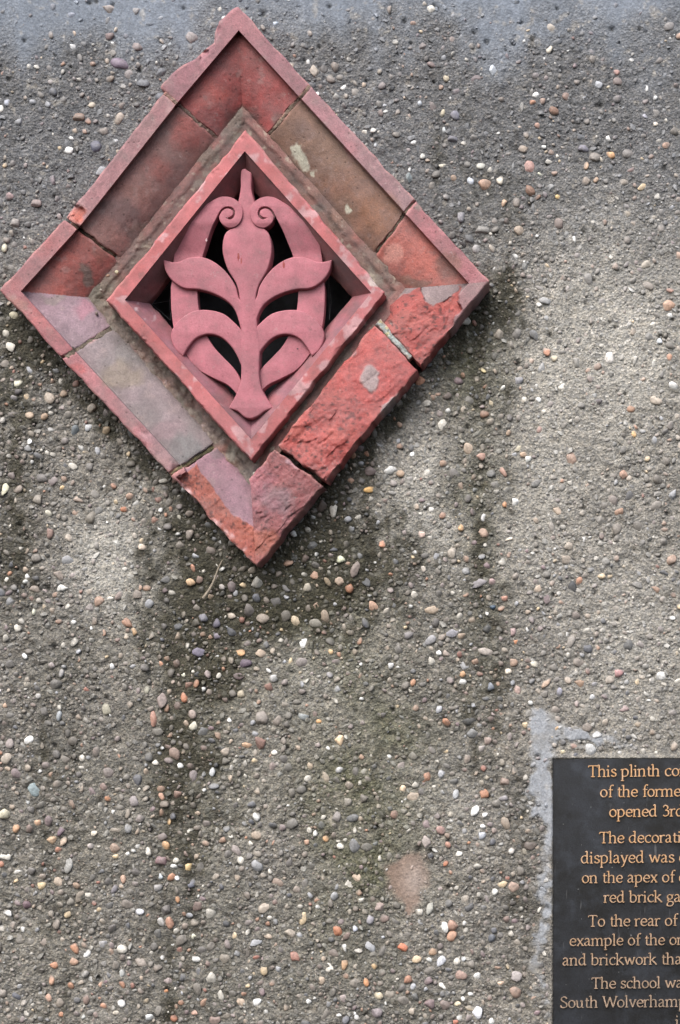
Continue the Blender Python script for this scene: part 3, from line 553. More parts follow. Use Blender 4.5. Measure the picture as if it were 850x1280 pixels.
# ------------------------------------------------------------------ block builder
def quad_grid(a, b, c, d, hf, cf, skirt, n_s=None, base=-2.0, edge=2.2, rnd=1.6, jag=1.2, push=None):
    """a,b outer start/end, c,d inner start/end (wall mm). hf(u,v,t,s)->height, cf->colour.
       skirt: which of 'o','i','s','e' edges are free sides. Returns verts, faces, cols."""
    a, b, c, d = [np.array(q, float) for q in (a, b, c, d)]
    ns = n_s or int(max(np.hypot(*(b - a)), np.hypot(*(d - c))) / 1.5) + 2
    nt_ = int(max(np.hypot(*(c - a)), np.hypot(*(d - b))) / 1.3) + 2
    s = np.linspace(0, 1, ns); t = np.linspace(0, 1, nt_)
    T_, S_ = np.meshgrid(t, s)
    o = a + (b - a) * S_[..., None]; i_ = c + (d - c) * S_[..., None]
    p = o + (i_ - o) * T_[..., None]
    u, v = p[..., 0], p[..., 1]
    ls = np.hypot(*(b - a)) * (1 - T_) + np.hypot(*(d - c)) * T_; lt = np.hypot(*((c + d - a - b) / 2))
    e = np.full(u.shape, 99.0)
    if 'o' in skirt: e = np.minimum(e, T_ * lt)
    if 'i' in skirt: e = np.minimum(e, (1 - T_) * lt)
    if 's' in skirt: e = np.minimum(e, S_ * ls)
    if 'e' in skirt: e = np.minimum(e, (1 - S_) * ls)
    ew = np.clip(1 - e / 7, 0, 1)
    du = jag * fbm(u, v, 16, 3, 5) * ew; dv_ = jag * fbm(u, v, 16, 3, 6) * ew
    if push is not None:
        ex, ey = b - a; L_ = math.hypot(ex, ey); k_ = np.interp(o[..., 0], push[0], push[1]) * (1 - sst(0, .2, T_))
        sg = -1 if ((c - a) @ np.array([ey, -ex])) > 0 else 1
        du = du + sg * ey / L_ * k_; dv_ = dv_ + sg * -ex / L_ * k_
    h = hf(u, v, T_, S_)
    rr = np.clip(1 - e / edge, 0, 1)
    h = h - rnd * rr ** 2 * (1 + .6 * fbm(u, v, 9, 2, 3))
    col = cf(u, v, T_, S_, h)
    wear = np.clip(1 - e / 3.2, 0, 1) * np.clip(.3 + fbm(u, v, 12, 3, 4), 0, 1)
    col = mixc(col, lin(190, 128, 120), wear * .6)
    P_ = Wn(u + du, v + dv_, h)
    Vv = P_.reshape(-1, 3); Cc = col.reshape(-1, 3)
    ix = np.arange(ns * nt_).reshape(ns, nt_)
    F = [np.stack([ix[:-1, :-1], ix[:-1, 1:], ix[1:, 1:], ix[1:, :-1]], -1).reshape(-1, 4)]
    VV, CC = [Vv], [Cc]; off = len(Vv)
    for k, line in (('o', ix[:, 0]), ('i', ix[:, -1]), ('s', ix[0, :]), ('e', ix[-1, :])):
        if k not in skirt: continue
        top = Vv[line]; m = len(line)
        levels = 6; prev = line
        for q in range(1, levels + 1):
            f_ = q / levels
            ring = top.copy()
            y_top = top[:, 1]; ring[:, 1] = y_top + ((-base / 1000) - y_top) * f_
            nn = .0009 * fbm(top[:, 0] * 1000 + q * 31, top[:, 2] * 1000, 8, 2, q)
            ring[:, 0] += nn; ring[:, 2] += nn
            cc = Cc[line] * .92
            VV.append(ring); CC.append(cc)
            new = np.arange(off, off + m); off += m
            F.append(np.stack([prev[:-1], prev[1:], new[1:], new[:-1]], -1)); prev = new
    return np.concatenate(VV), np.concatenate(F), np.concatenate(CC)
def orient(me):
    import bmesh
    bm = bmesh.new(); bm.from_mesh(me); bmesh.ops.remove_doubles(bm, verts=bm.verts, dist=.00003)
    bmesh.ops.recalc_face_normals(bm, faces=bm.faces); bm.to_mesh(me); bm.free()
    me.update()
def build(name, grids, mat, parent, label=None, kind=None, sharp=38):
    Vs, Fs, Cs = [], [], []; off = 0
    for (v, f, c) in grids:
        Vs.append(v); Fs.append(f + off); Cs.append(c); off += len(v)
    me = mesh_np(name, np.concatenate(Vs), np.concatenate(Fs), np.concatenate(Cs)); orient(me)
    me.set_sharp_from_angle(angle=R(sharp))
    return link(name, me, mat, parent, label, kind)

def prof(t, step=10.0):
    """flat fillet, a step down, then a rounded cove falling to the mortar"""
    q = np.clip((t - .25) / .75, 0, 1)
    h = 38 - step * sst(.232, .252, t)
    return h - 1.5 * q - 19 * q ** 2.1
def limb(p, q, mult):  # point on an edge
    return (p[0] + (q[0] - p[0]) * mult, p[1] + (q[1] - p[1]) * mult)
def toward(p, q, d):
    L = math.hypot(q[0] - p[0], q[1] - p[1]); return (p[0] + (q[0] - p[0]) * d / L, p[1] + (q[1] - p[1]) * d / L)

J = {  # joints: outer point, inner point
    'ul1': ((206, 115), (272, 175)), 'ul2': ((82, 273), (150, 326)),
    'ur1': ((387, 107), (334, 171)), 'ur2': ((519, 251), (467, 320)),
    'lr1': ((524, 459), (470, 403)), 'lr2': ((405, 604), (346, 559)),
    'll1': ((77, 447), (144, 408)), 'll2': ((213, 593), (273, 554))}
HC = {}
def rough(u, v, k=0):
    """torn clay: ledges, pits and hackle"""
    a = fbm(u, v, 30, 4, 1 + k); b = fbm(u, v, 9, 3, 3 + k)
    q = (u * .8 - v * .6); w_ = (u * .6 + v * .8)
    led = fbm(q * .45, w_ * 1.3, 20, 3, 6 + k)
    return 1.7 * a + .75 * b + 1.3 * sst(.1, .22, led) + .55 * fbm(u, v, 4, 2, 5)
def torn_c(u, v, base=(172, 72, 56)):
    c = np.broadcast_to(lin(*base), u.shape + (3,)).copy()
    a = fbm(u, v, 24, 4, 2); b = fbm(u, v, 7, 3, 5)
    c = mixc(c, lin(184, 76, 58), np.clip(a, 0, 1) * .7)
    c = mixc(c, lin(138, 46, 42), np.clip(-a, 0, 1) * .7)
    c = mixc(c, lin(78, 34, 32), sst(.42, .9, b) * .75)
    pt = vnoise(u, v, 3.4, 6); c = mixc(c, lin(58, 26, 26), sst(.80, .92, pt) * .8)
    return c * .70
def style(band, cove, band2=None, cove2=None, spots=(), k=0):
    band2 = band2 or band; cove2 = cove2 or cove
    def cf(u, v, t, s, h):
        n = np.clip(.5 + .9 * fbm(u, v, 38, 4, k), 0, 1); n2 = np.clip(.5 + .9 * fbm(u, v, 55, 4, k + 2), 0, 1)
        cb = mixc(np.broadcast_to(lin(*band), u.shape + (3,)), lin(*band2), n)
        cc = mixc(np.broadcast_to(lin(*cove), u.shape + (3,)), lin(*cove2), n2)
        m = sst(.228, .245, t)
        c = cb * (1 - m[..., None]) + cc * m[..., None]
        for (cu, cv, ru, rv, colr, st) in spots:
            a, b = warp(u, v, 7, 18)
            c = mixc(c, lin(*colr), st * sst(.3, .75, gau(a, b, cu, cv, ru, rv)))
        c = mixc(c, lin(92, 82, 72), sst(.9, 1.0, t) * .7)                                # mortar smeared on the inner arris
        w = fbm(u, v, 14, 4, k + 1)
        c = mixc(c, lin(150, 128, 122), sst(.5, .95, w) * .3)
        g = fbm(u, v, 5, 2, k + 5)
        return c * (1 + .09 * g)[..., None]
    return cf
def hprof(extra=None):
    def hf(u, v, t, s):
        h = prof(t) + .35 * fbm(u, v, 22, 3, 2) + .15 * fbm(u, v, 6, 2, 4)
        return extra(u, v, t, s, h) if extra else h
    return hf

sur = thing('terracotta_surround', 'large diamond surround of coved red terracotta blocks, chipped and broken along its lower right side', 'moulding', W(305, 362, 0))
GAPS = {'lr1': 4.2, 'lr2': 3.4, 'll2': 2.6, 'ul2': 2.2}
def gp_(j):
    for k, q in J.items():
        if q is j: return GAPS.get(k, 1.5)
GAP = 1.9
def straight(j1, j2, hf, cf, jag=1.2, label=None, name='straight_block', rnd=1.6):
    a, c = j1; b, d = j2
    a2, b2 = toward(a, b, gp_(j1)), toward(b, a, gp_(j2)); c2, d2 = toward(c, d, gp_(j1)), toward(d, c, gp_(j2))
    return build(name, [quad_grid(a2, b2, c2, d2, hf, cf, 'oise', jag=jag, rnd=rnd)], M_terra, sur, label)
def corner(jA, apexO, apexI, jB, hA, cA, hB, cB, jag=1.2, label=None, push=None):
    aO = toward(jA[0], apexO, gp_(jA)); aI = toward(jA[1], apexI, gp_(jA))
    bO = toward(jB[0], apexO, gp_(jB)); bI = toward(jB[1], apexI, gp_(jB))
    g1 = quad_grid(aO, apexO, aI, apexI, hA, cA, 'ois', jag=jag, push=push)
    g2 = quad_grid(apexO, bO, apexI, bI, hB, cB, 'oie', jag=jag)
    return build('corner_block', [g1, g2], M_terra, sur, label)

# top corner
cf = style((150, 92, 98), (148, 50, 46), (136, 84, 92), (128, 50, 46), [(262, 120, 26, 22, (168, 62, 50), .7), (352, 150, 16, 14, (112, 76, 68), .8), (300, 150, 26, 22, (86, 50, 46), .7), (225, 150, 12, 14, (104, 76, 72), .6)], 1)  # the darkest spot paints shade into the valley at the inner apex
def chip_top(u, v, t, s, h):
    a, b = warp(u, v, 3, 8)
    d = edge_dist(u, v, (206, 114), (297, 6))
    bite = sst(.35, .8, gau(a, b, 268, 38, 13, 13) + gau(a, b, 252, 66, 9, 9)) * (1 - sst(2, 10, d))
    return h - 7 * bite
corner(J['ul1'], O['T'], I['T'], J['ur1'], hprof(chip_top), cf, hprof(chip_top), cf, 1.2, 'top corner block with red cove and bitten outer edge', ([205, 210, 226, 241, 252, 263, 269, 278, 290, 297], [7, 9.5, 6.5, -1.5, -5, -7, 0, 4.5, 3, 0]))
# upper left run
cf = style((148, 96, 100), (122, 82, 76), (134, 98, 98), (136, 88, 80), [(238, 168, 26, 28, (146, 62, 54), .85), (196, 212, 26, 20, (140, 68, 60), .6), (150, 268, 34, 22, (104, 74, 72), .8), (98, 268, 11, 12, (176, 80, 56), .95), (180, 290, 20, 18, (96, 84, 76), .6)], 2)
def chip_ul(u, v, t, s, h):
    a, b = warp(u, v, 3, 8)
    return h - 5 * sst(.35, .7, gau(a, b, 98, 266, 11, 11)) * (1 - sst(.22, .3, t))
straight(J['ul1'], J['ul2'], hprof(chip_ul), cf)
# left corner
cA = style((158, 86, 86), (158, 68, 56), (146, 90, 92), (140, 62, 52), [(106, 345, 10, 14, (104, 84, 74), .9), (124, 318, 9, 16, (124, 66, 54), .7)], 3)
cB = style((164, 82, 82), (132, 110, 118), (152, 84, 88), (140, 110, 120), [(102, 388, 14, 12, (158, 98, 114), .7), (20, 380, 12, 14, (150, 104, 92), .7), (66, 372, 14, 8, (118, 108, 98), .6)], 4)
corner(J['ul2'], O['L'], I['L'], J['ll1'], hprof(), cA, hprof(), cB, 1.2, 'left corner block, red cove above and lilac cove below')
# lower left run
cf = style((164, 96, 100), (118, 110, 108), (146, 108, 110), (134, 116, 118), [(96, 462, 9, 9, (170, 72, 72), .8), (150, 470, 30, 20, (134, 118, 96), .6), (205, 540, 30, 16, (140, 106, 112), .5), (230, 560, 22, 22, (104, 106, 104), .6), (196, 580, 22, 14, (150, 110, 106), .6)], 5)
straight(J['ll1'], J['ll2'], hprof(lambda u, v, t, s, h: h - 4 * sst(.5, 1, fbm(u, v, 20, 2, 3)) * (1 - sst(.1, .25, t)) * sst(.55, .8, s)), cf)
# upper right run
cf = style((150, 98, 104), (124, 92, 74), (138, 104, 106), (134, 90, 66), [(377, 196, 8, 26, (196, 196, 176), .0), (470, 262, 30, 24, (142, 92, 60), .7), (420, 270, 30, 30, (112, 92, 78), .5), (375, 160, 18, 18, (116, 88, 76), .7), (440, 186, 12, 18, (158, 92, 98), .6)], 6)
def cf_ur(u, v, t, s, h, f0=cf):
    c = f0(u, v, t, s, h); a, b = warp(u, v, 5, 9)
    m = sst(.35, .7, gau(a, b, 372, 190, 7, 10) + gau(a, b, 381, 204, 7, 8) + gau(a, b, 391, 216, 6, 4) + gau(a, b, 434, 262, 4, 8))
    return mixc(c, lin(186, 184, 164), m * .9)
straight(J['ur1'], J['ur2'], hprof(), cf_ur)
# right corner: upper limb whole, lower limb torn away
cA = style((160, 88, 94), (176, 84, 68), (148, 88, 92), (160, 78, 64), [(492, 318, 12, 14, (188, 122, 106), .8), (560, 330, 22, 20, (124, 78, 66), .8), (520, 350, 22, 8, (124, 96, 80), .7), (524, 264, 8, 8, (120, 120, 110), .6)], 7)
cB0 = style((148, 112, 112), (132, 114, 114), (140, 96, 98), (128, 108, 108), [], 8)
torn_r = [(526, 358), (531, 378), (541, 384), (577, 358), (575, 388), (562, 414), (532, 462), (460, 412), (492, 378), (502, 372)]
def hB(u, v, t, s):
    h = prof(t) + .3 * fbm(u, v, 22, 3, 2)
    a, b = warp(u, v, 4, 12)
    m = sst(-.6, 1.2, inside(a, b, torn_r))
    sp = 30 - 9 * t + .8 * rough(u, v)
    return h * (1 - m) + np.minimum(sp, h + 3) * m
def cB(u, v, t, s, h):
    a, b = warp(u, v, 4, 12)
    m = sst(-.6, 1.2, inside(a, b, torn_r)); c = cB0(u, v, t, s, h)
    return c * (1 - m[..., None]) + torn_c(u, v, (180, 58, 46)) * m[..., None]
corner(J['ur2'], O['R'], I['R'], J['lr1'], hprof(), cA, hB, cB, 1.4, 'right corner block, lower half of its face torn off to raw red clay')
# lower right run: whole face gone but for two grey islands of skin
def skin(u, v):
    a, b = warp(u, v, 4, 10)
    return np.clip(sst(.35, .6, gau(a, b, 464, 474, 13, 17)) + sst(-1, 1.5, inside(a, b, [(470, 530), (484, 500), (512, 484), (502, 500), (480, 532)])) + sst(.3, .6, gau(a, b, 440, 440, 5, 9)) * .5, 0, 1)
def hL(u, v, t, s):
    sp = 34 - 9 * t ** 1.5 + 1.0 * rough(u, v, 1) * (.3 + .9 * s) + 1.5 * sst(.55, .7, s) * (fbm(u, v, 16, 3, 2))
    return sp + 1.4 * skin(u, v)
def cL(u, v, t, s, h):
    c = torn_c(u, v, (184, 58, 46)); c = mixc(c, lin(168, 58, 54), (1 - sst(.2, .7, s)) * .6)
    return mixc(c, lin(150, 134, 132), skin(u, v) * .92)
straight(J['lr1'], J['lr2'], hL, cL, 2.0, 'lower right straight block, face torn away leaving small grey patches of skin', rnd=2.4)
# bottom corner
torn_b1 = [(222, 600), (244, 580), (262, 602), (282, 634), (306, 652), (330, 664), (330, 715), (300, 715)]
def hC(u, v, t, s):   # right limb
    return 31 - 6 * t + .9 * rough(u, v, 2)
def cC(u, v, t, s, h):
    c = torn_c(u, v, (150, 76, 78)); a, b = warp(u, v, 6, 16)
    c = mixc(c, lin(108, 76, 82), sst(.25, .7, gau(a, b, 345, 625, 26, 20)) * .85)
    c = mixc(c, lin(172, 128, 136), sst(.4, .8, gau(a, b, 368, 578, 14, 8)) * .7)
    c = mixc(c, lin(150, 74, 50), sst(.3, .7, gau(a, b, 330, 680, 22, 20)) * .8)
    return mixc(c, lin(158, 92, 106), np.clip(fbm(u, v, 30, 3, 4), 0, 1) * .5)
cD0 = style((150, 90, 90), (142, 102, 114), (150, 90, 90), (134, 94, 104), [(270, 560, 18, 14, (118, 100, 104), .7)], 9)
def hD(u, v, t, s):
    a, b = warp(u, v, 3, 12)
    m = sst(-1, 1.5, inside(a, b, torn_b1))
    h = prof(t) * 1.0 - 1.5
    # the mitre: the torn right limb stands as a ledge above this cove
    return h * (1 - m) + (27 + .55 * rough(u, v, 3) - 3 * t) * m
def cD(u, v, t, s, h):
    a, b = warp(u, v, 3, 12)
    m = sst(-1, 1.5, inside(a, b, torn_b1)); c = cD0(u, v, t, s, h)
    tc = torn_c(u, v, (178, 82, 54))
    e = edge_dist(a, b, (228, 612), (300, 685))
    tc = mixc(tc, lin(214, 170, 168), (1 - sst(4, 9, e)) * np.clip(.5 + 1.2 * fbm(u, v, 12, 3, 2), 0, 1))
    return c * (1 - m[..., None]) + tc * m[..., None]
aI = toward(J['lr2'][1], I['B'], GAP)
corner(J['lr2'], O['B'], I['B'], J['ll2'], hC, cC, hD, cD, 2.2, 'bottom corner block, broken to orange and dark red clay at the tip')

# joints
def mort(base, k=0):
    def cf(u, v, t, s, h):
        c = np.broadcast_to(lin(*base), u.shape + (3,)).copy()
        n = fbm(u, v, 10, 4, k)
        c = mixc(c, lin(140, 130, 114), np.clip(n, 0, 1) * .6); return mixc(c, lin(56, 48, 40), np.clip(-n, 0, 1) * .7)
    return cf
def joint(key, drop, base=(112, 98, 84), t0=0.0, t1=1.0, w=3.6, name='mortar_joint', mat=None, hf=None, label=None):
    (a, c) = J[key]; a = np.array(a, float); c = np.array(c, float)
    p0 = a + (c - a) * t0; p1 = a + (c - a) * t1
    dv = (c - a) / np.hypot(*(c - a)); n = np.array([-dv[1], dv[0]]) * w
    f = hf or (lambda u, v, t, s: prof(t0 + (t1 - t0) * t) - drop + 1.1 * fbm(u, v, 6, 3, 2) - 1.0 * np.abs(fbm(u, v, 20, 2, 4)))
    return build(name, [quad_grid(p0 + n, p0 - n, p1 + n, p1 - n, f, mort(base), 'oise', jag=.8)], mat or M_mortar, sur, label)
joint('ul1', .3, (118, 100, 92)); joint('ul2', 3.0, (70, 58, 48), .1)
joint('ur1', .0, (120, 106, 94)); joint('ur2', 1.5, (84, 78, 68), .05)
joint('ll1', .2, (98, 88, 78), .06, 1, 5.5); joint('ll2', 3.0, (96, 92, 66), .0)
joint('lr2', 26, (30, 26, 24), .05, 1, 5)
M_strip = simple('lichened_glass', (.33, .36, .34), .35, 0, 300, .5)
def strip_c(u, v, t, s, h):
    n = fbm(u, v, 8, 3, 2); c = np.broadcast_to(lin(150, 158, 156), u.shape + (3,)).copy()
    c = mixc(c, lin(172, 162, 104), sst(.3, .8, n) * .7); return mixc(c, lin(70, 74, 64), sst(.1, .6, -n) * .8)
(a, c) = J['lr1']; a = np.array(a, float); c = np.array(c, float); dv_l = (c - a) / np.hypot(*(c - a)); nn = np.array([-dv_l[1], dv_l[0]])
p0 = a + (c - a) * .2; p1 = a + (c - a) * .99
build('mortar_joint', [quad_grid(p0 + nn * 6.5, p0 - nn * 2.6, p1 + nn * 6.5, p1 - nn * 2.6, lambda u, v, t, s: 25 - 4 * t + .8 * fbm(u, v, 7, 3, 2), strip_c, 'oise', jag=.8)], M_mortar, sur, 'pale lichened strip of mortar in an open joint')
joint('lr1', 26, (26, 24, 22), .0, .25)

# bedding mortar between the surround and the pierced tile
bg_ = []
def low_(u, v): return np.clip(gau(u, v, 125, 378, 42, 60) + .9 * sst(400, 440, v) * (1 - sst(300, 330, u)) + .5 * sst(.3, .6, fbm(u, v, 40, 2, 2)), 0, 1)
def bed_h(u, v, t, s): return 9.5 + 7 * sst(325, 345, u) * sst(375, 400, v) - 1.2 * sst(.40, .60, t + .12 * fbm(u, v, 18, 3, 3)) - 2.0 * t - 4 * sst(.86, .96, t) + (.35 + 1.5 * low_(u, v)) * fbm(u, v, 9, 4, 3)
def bed_c(u, v, t, s, h):
    c = mixc(np.broadcast_to(lin(128, 80, 72), u.shape + (3,)), lin(98, 66, 58), sst(.4, .6, t))
    c = mixc(c, lin(104, 96, 82), low_(u, v) * .8); c = mixc(c, lin(112, 90, 72), sst(330, 420, u) * (1 - sst(330, 380, v)) * .6)
    n = fbm(u, v, 9, 4, 1); n2 = fbm(u, v, 30, 3, 3)
    c = mixc(c, lin(132, 72, 62), np.clip(n2, 0, 1) * .8)
    c = mixc(c, lin(112, 106, 94), sst(.25, .6, fbm(u, v, 22, 3, 6)) * .7)
    c = mixc(c, lin(58, 46, 38), np.clip(-n, 0, 1) * .6); c = mixc(c, lin(168, 156, 136), sst(.5, 1, n) * .7)
    c = mixc(c, lin(50, 40, 34), np.clip(gau(t + .1 * fbm(u, v, 15, 3, 4), 0, .5, 0, .09, 1) * .5 + sst(.75, .95, t) * .8, 0, 1) * .85)
    return mixc(c, lin(96, 90, 74), gau(u, v, 120, 372, 34, 44) * .7)
def outw(poly, k, cu=309, cv=368): return {q: (cu + (p[0] - cu) * k, cv + (p[1] - cv) * k) for q, p in poly.items()}
Io = outw(I, 1.05); Ri = outw(R0, .95)
for a, b in ('TR', 'RB', 'BL', 'LT'):
    bg_.append(quad_grid(Io[a], Io[b], Ri[a], Ri[b], bed_h, bed_c, '', jag=0))
build('bedding_mortar', bg_, M_terra, sur)
# a few pebbles caught in the bedding
for (pu, pv_, pr, cc) in ((146, 341, 3.2, (170, 160, 132)), (135, 345, 2.4, (140, 110, 90)), (121, 392, 2.6, (110, 96, 88)), (318, 592, 3.0, (160, 156, 144)), (126, 363, 2.2, (150, 140, 128)), (486, 300, 2.4, (128, 108, 96)), (243, 583, 3.4, (190, 184, 150)), (233, 590, 4.2, (112, 108, 96))):
    o = link('pebble', meshes[list(meshes)[int(pu) % len(meshes)]], None, sur)
    o.location = W(pu, pv_, 15 if pu != 233 else 10); o.scale = (pr, pr * .8, pr * .85); o.rotation_mode = 'YXZ'; o.rotation_euler = (0, pu, 0); o.color = (*[float(q) for q in lin(*cc)], 1)

# ------------------------------------------------------------------ pierced tile
tile = thing('pierced_tile', 'pink red diamond tile pierced with a plant of leaves and scrolls, inside the surround', 'ornament', W(309, 368, 0))
rimlen = None
def rim_grid(a, b, lower):
    def hf(u, v, t, s):
        return 31 + .35 * fbm(u, v, 26, 3, 4) - 1.3 * sst(.5, 1, fbm(u, v, 10, 3, 6)) * (1 - sst(.0, .5, t))
    def cf(u, v, t, s, h):
        c = np.broadcast_to(lin(200, 106, 108), u.shape + (3,)).copy() * .95
        c = mixc(c, lin(176, 82, 80), np.clip(.5 + fbm(u, v, 40, 3, 2), 0, 1) * .7)
        w = fbm(u, v, 16, 4, 5)
        c = mixc(c, lin(206, 158, 160), sst(.3, .7, w + .75 * gau(u, v, 440, 405, 34, 34) + .7 * gau(u, v, 380, 470, 30, 34) + .3 * gau(u, v, 330, 200, 40, 40) + .35 * gau(u, v, 150, 385, 25, 25) + .2 * gau(u, v, 290, 540, 30, 30)) * .8)
        c = mixc(c, lin(216, 200, 192), sst(.4, .7, gau(*warp(u, v, 4, 8), 468, 350, 8, 12)) * .9)
        return mixc(c, lin(96, 74, 66), sst(.5, .9, -fbm(u, v, 20, 3, 1)) * .35)
    return quad_grid(R0[a], R0[b], R1[a], R1[b], hf, cf, 'o', base=6, jag=1.6, rnd=2.4)
rg = [rim_grid(a, b, 0) for a, b in ('TR', 'RB', 'BL', 'LT')]
build('rim', rg, M_fleur, tile)
def bev_grid(a, b):
    def hf(u, v, t, s): return 31 - 1.2 - 27 * t + .3 * fbm(u, v, 20, 3, 2) + 1.2 * (1 - sst(0, .06, t))
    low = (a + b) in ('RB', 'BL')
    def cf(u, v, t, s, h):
        c = np.broadcast_to(lin(150, 96, 106) if low else lin(132, 88, 88), u.shape + (3,)).copy()  # upper sides painted darker, mostly the shade that falls on them
        c = mixc(c, lin(168, 88, 90), np.clip(.3 + fbm(u, v, 24, 4, 3), 0, 1) * .6)
        c = mixc(c, lin(96, 82, 84), np.clip(fbm(u, v, 18, 4, 5), 0, 1) * .6)
        return mixc(c, lin(212, 186, 190), sst(.55, .9, fbm(u, v, 6, 3, 2)) * gau(u, v, 180, 388, 26, 16) * .8)
    g = quad_grid(R1[a], R1[b], R2[a], R2[b], hf, cf, 'i', base=-7, jag=.6, rnd=.6)
    return g
bo = build('splayed_reveal', [bev_grid(a, b) for a, b in ('TR', 'RB', 'BL', 'LT')], M_fleur, tile)

# --- plant ornament: closed outlines, each a solid with a softened arris
def smooth_pts(pts, closed=True, n=5):
    """Catmull-Rom through the points; a point written twice stays a sharp corner"""
    P = [np.array(p[:2], float) for p in pts]; sharp = [len(p) > 2 for p in pts]
    out = []; N = len(P)
    for i in range(N if closed else N - 1):
        p1, p2 = P[i], P[(i + 1) % N]
        p0 = P[i - 1] if (closed or i > 0) else p1; p3 = P[(i + 2) % N] if (closed or i + 2 < N) else p2
        L = np.hypot(*(p2 - p1)) + 1e-9
        m1 = (p2 - p0) / (np.hypot(*(p2 - p0)) + 1e-9) * L; m2 = (p3 - p1) / (np.hypot(*(p3 - p1)) + 1e-9) * L
        if sharp[i]: m1 = (p2 - p1)
        if sharp[(i + 1) % N]: m2 = (p2 - p1)
        for k in range(n):
            t = k / n; h00 = 2*t**3-3*t**2+1; h10 = t**3-2*t**2+t; h01 = -2*t**3+3*t**2; h11 = t**3-t**2
            out.append(h00*p1 + h10*m1 + h01*p2 + h11*m2)
    if not closed: out.append(P[-1])
    return np.array(out)
def z6(pts): return [((170 + p[0] / 3.036), (180 + p[1] / 3.036)) + tuple(p[2:]) for p in pts]
def z7(pts): return [((170 + p[0] / 3.036), (340 + p[1] / 3.036)) + tuple(p[2:]) for p in pts]
def plate(name, pts, h_top, h_bot, parent, mat, bev=1.1, label=None, tint=(182, 100, 112)):
    pp = smooth_pts(pts) if pts is not None else None
    cu = bpy.data.curves.new(name, 'CURVE'); cu.dimensions = '2D'; cu.fill_mode = 'BOTH'
    polys = [pp]
    for q in polys:
        sp = cu.splines.new('POLY'); sp.points.add(len(q) - 1)
        ptsW = [W(x, y, h_top) for x, y in q]
        for k_, w in enumerate(ptsW): sp.points[k_].co = (w[0], w[2], 0, 1)
        sp.use_cyclic_u = True
    th = (h_top - h_bot) / 1000
    cu.extrude = th / 2 - bev / 1000; cu.bevel_depth = bev / 1000; cu.offset = -bev / 1000; cu.bevel_resolution = 3
    tmp = bpy.data.objects.new('tmp', cu); COL.objects.link(tmp)
    dg = bpy.context.evaluated_depsgraph_get()
    me = bpy.data.meshes.new_from_object(tmp.evaluated_get(dg)); bpy.data.objects.remove(tmp); bpy.data.curves.remove(cu)
    me.name = name
    n = len(me.vertices); co = np.empty(n * 3, np.float32); me.vertices.foreach_get('co', co); co = co.reshape(-1, 3)
    # curve z is up out of its plane: lay it against the wall
    out = np.stack([co[:, 0], -(co[:, 2] + (h_top + h_bot) / 2000), co[:, 1]], 1)
    me.vertices.foreach_set('co', out.ravel().astype(np.float32))
    import bmesh
    bm = bmesh.new(); bm.from_mesh(me); bmesh.ops.remove_doubles(bm, verts=bm.verts, dist=1e-5)
    bmesh.ops.recalc_face_normals(bm, faces=bm.faces); bm.to_mesh(me); bm.free()
    for p_ in me.polygons: p_.use_smooth = True
    me.set_sharp_from_angle(angle=R(35))
    vv = np.empty(len(me.vertices) * 3, np.float32); me.vertices.foreach_get('co', vv); vv = vv.reshape(-1, 3)
    u_ = vv[:, 0] * 1000 + 425; v_ = 640 - (vv[:, 2] - 1.3) * 1000
    a_ = me.color_attributes.new('Col', 'FLOAT_COLOR', 'POINT')
    c = np.broadcast_to(lin(*tint), (len(vv), 3)).copy()
    c4 = np.ones((len(vv), 4), np.float32); c4[:, :3] = c; a_.data.foreach_set('color', c4.ravel())
    me.materials.clear()
    return link(name, me, mat, parent, label)
MX = 309.3
def mir(pts): return [(2 * MX - p[0], p[1]) + tuple(p[2:]) for p in pts][::-1]
def z5(pts): return [((240 + p[0] / 6.071), (200 + p[1] / 6.071)) + tuple(p[2:]) for p in pts]
# scroll arms: each sweeps from its curled end down behind both leaves to the foot; a slot winds into the curl
armL = z5([(213, 425, 1), (238, 390), (275, 374), (314, 380), (335, 408), (333, 442), (304, 469), (270, 458, 1), (298, 453), (319, 436), (321, 410), (303, 392), (275, 387), (246, 401), (224, 432),
           (217, 455), (230, 492), (262, 520), (302, 531), (352, 515), (386, 470), (396, 408), (376, 352), (330, 312), (272, 296), (215, 302), (160, 330), (88, 378), (30, 440)]) \
    + z6([(162, 345), (143, 430), (136, 520)]) + z7([(132, 60), (134, 150), (146, 225), (175, 290), (235, 368), (300, 405), (350, 430), (392, 472), (402, 470), (402, 425)]) \
    + z7([(375, 370), (330, 322), (292, 280), (262, 225), (240, 150), (233, 80)]) + z6([(238, 500), (252, 428), (268, 385), (288, 335), (306, 300)])
def lift(o, top):
    me = o.data
    for v_ in me.vertices:
        vv = 640 - (v_.co.z - 1.3) * 1000
        v_.co.y -= max(0, min(1, (322 - vv) / 34)) * (25.5 - top) / 1000
for mirrored in (0, 1):
    p = mir(armL) if mirrored else armL
    if mirrored: p = [(x + .8, *r) for x, *r in p]
    o = plate('scroll_arm', p, 17, 4, tile, M_fleur, .9); lift(o, 17)
    cx = 289.6 if not mirrored else 2 * MX - 289.6 + .8
    plate('scroll_back', [(cx + 14.5 * math.cos(a), 268.2 + 14.5 * math.sin(a)) for a in np.linspace(0, 2 * math.pi, 30, endpoint=False)], 22.6, 14, tile, M_fleur, .6, tint=(120, 66, 70))
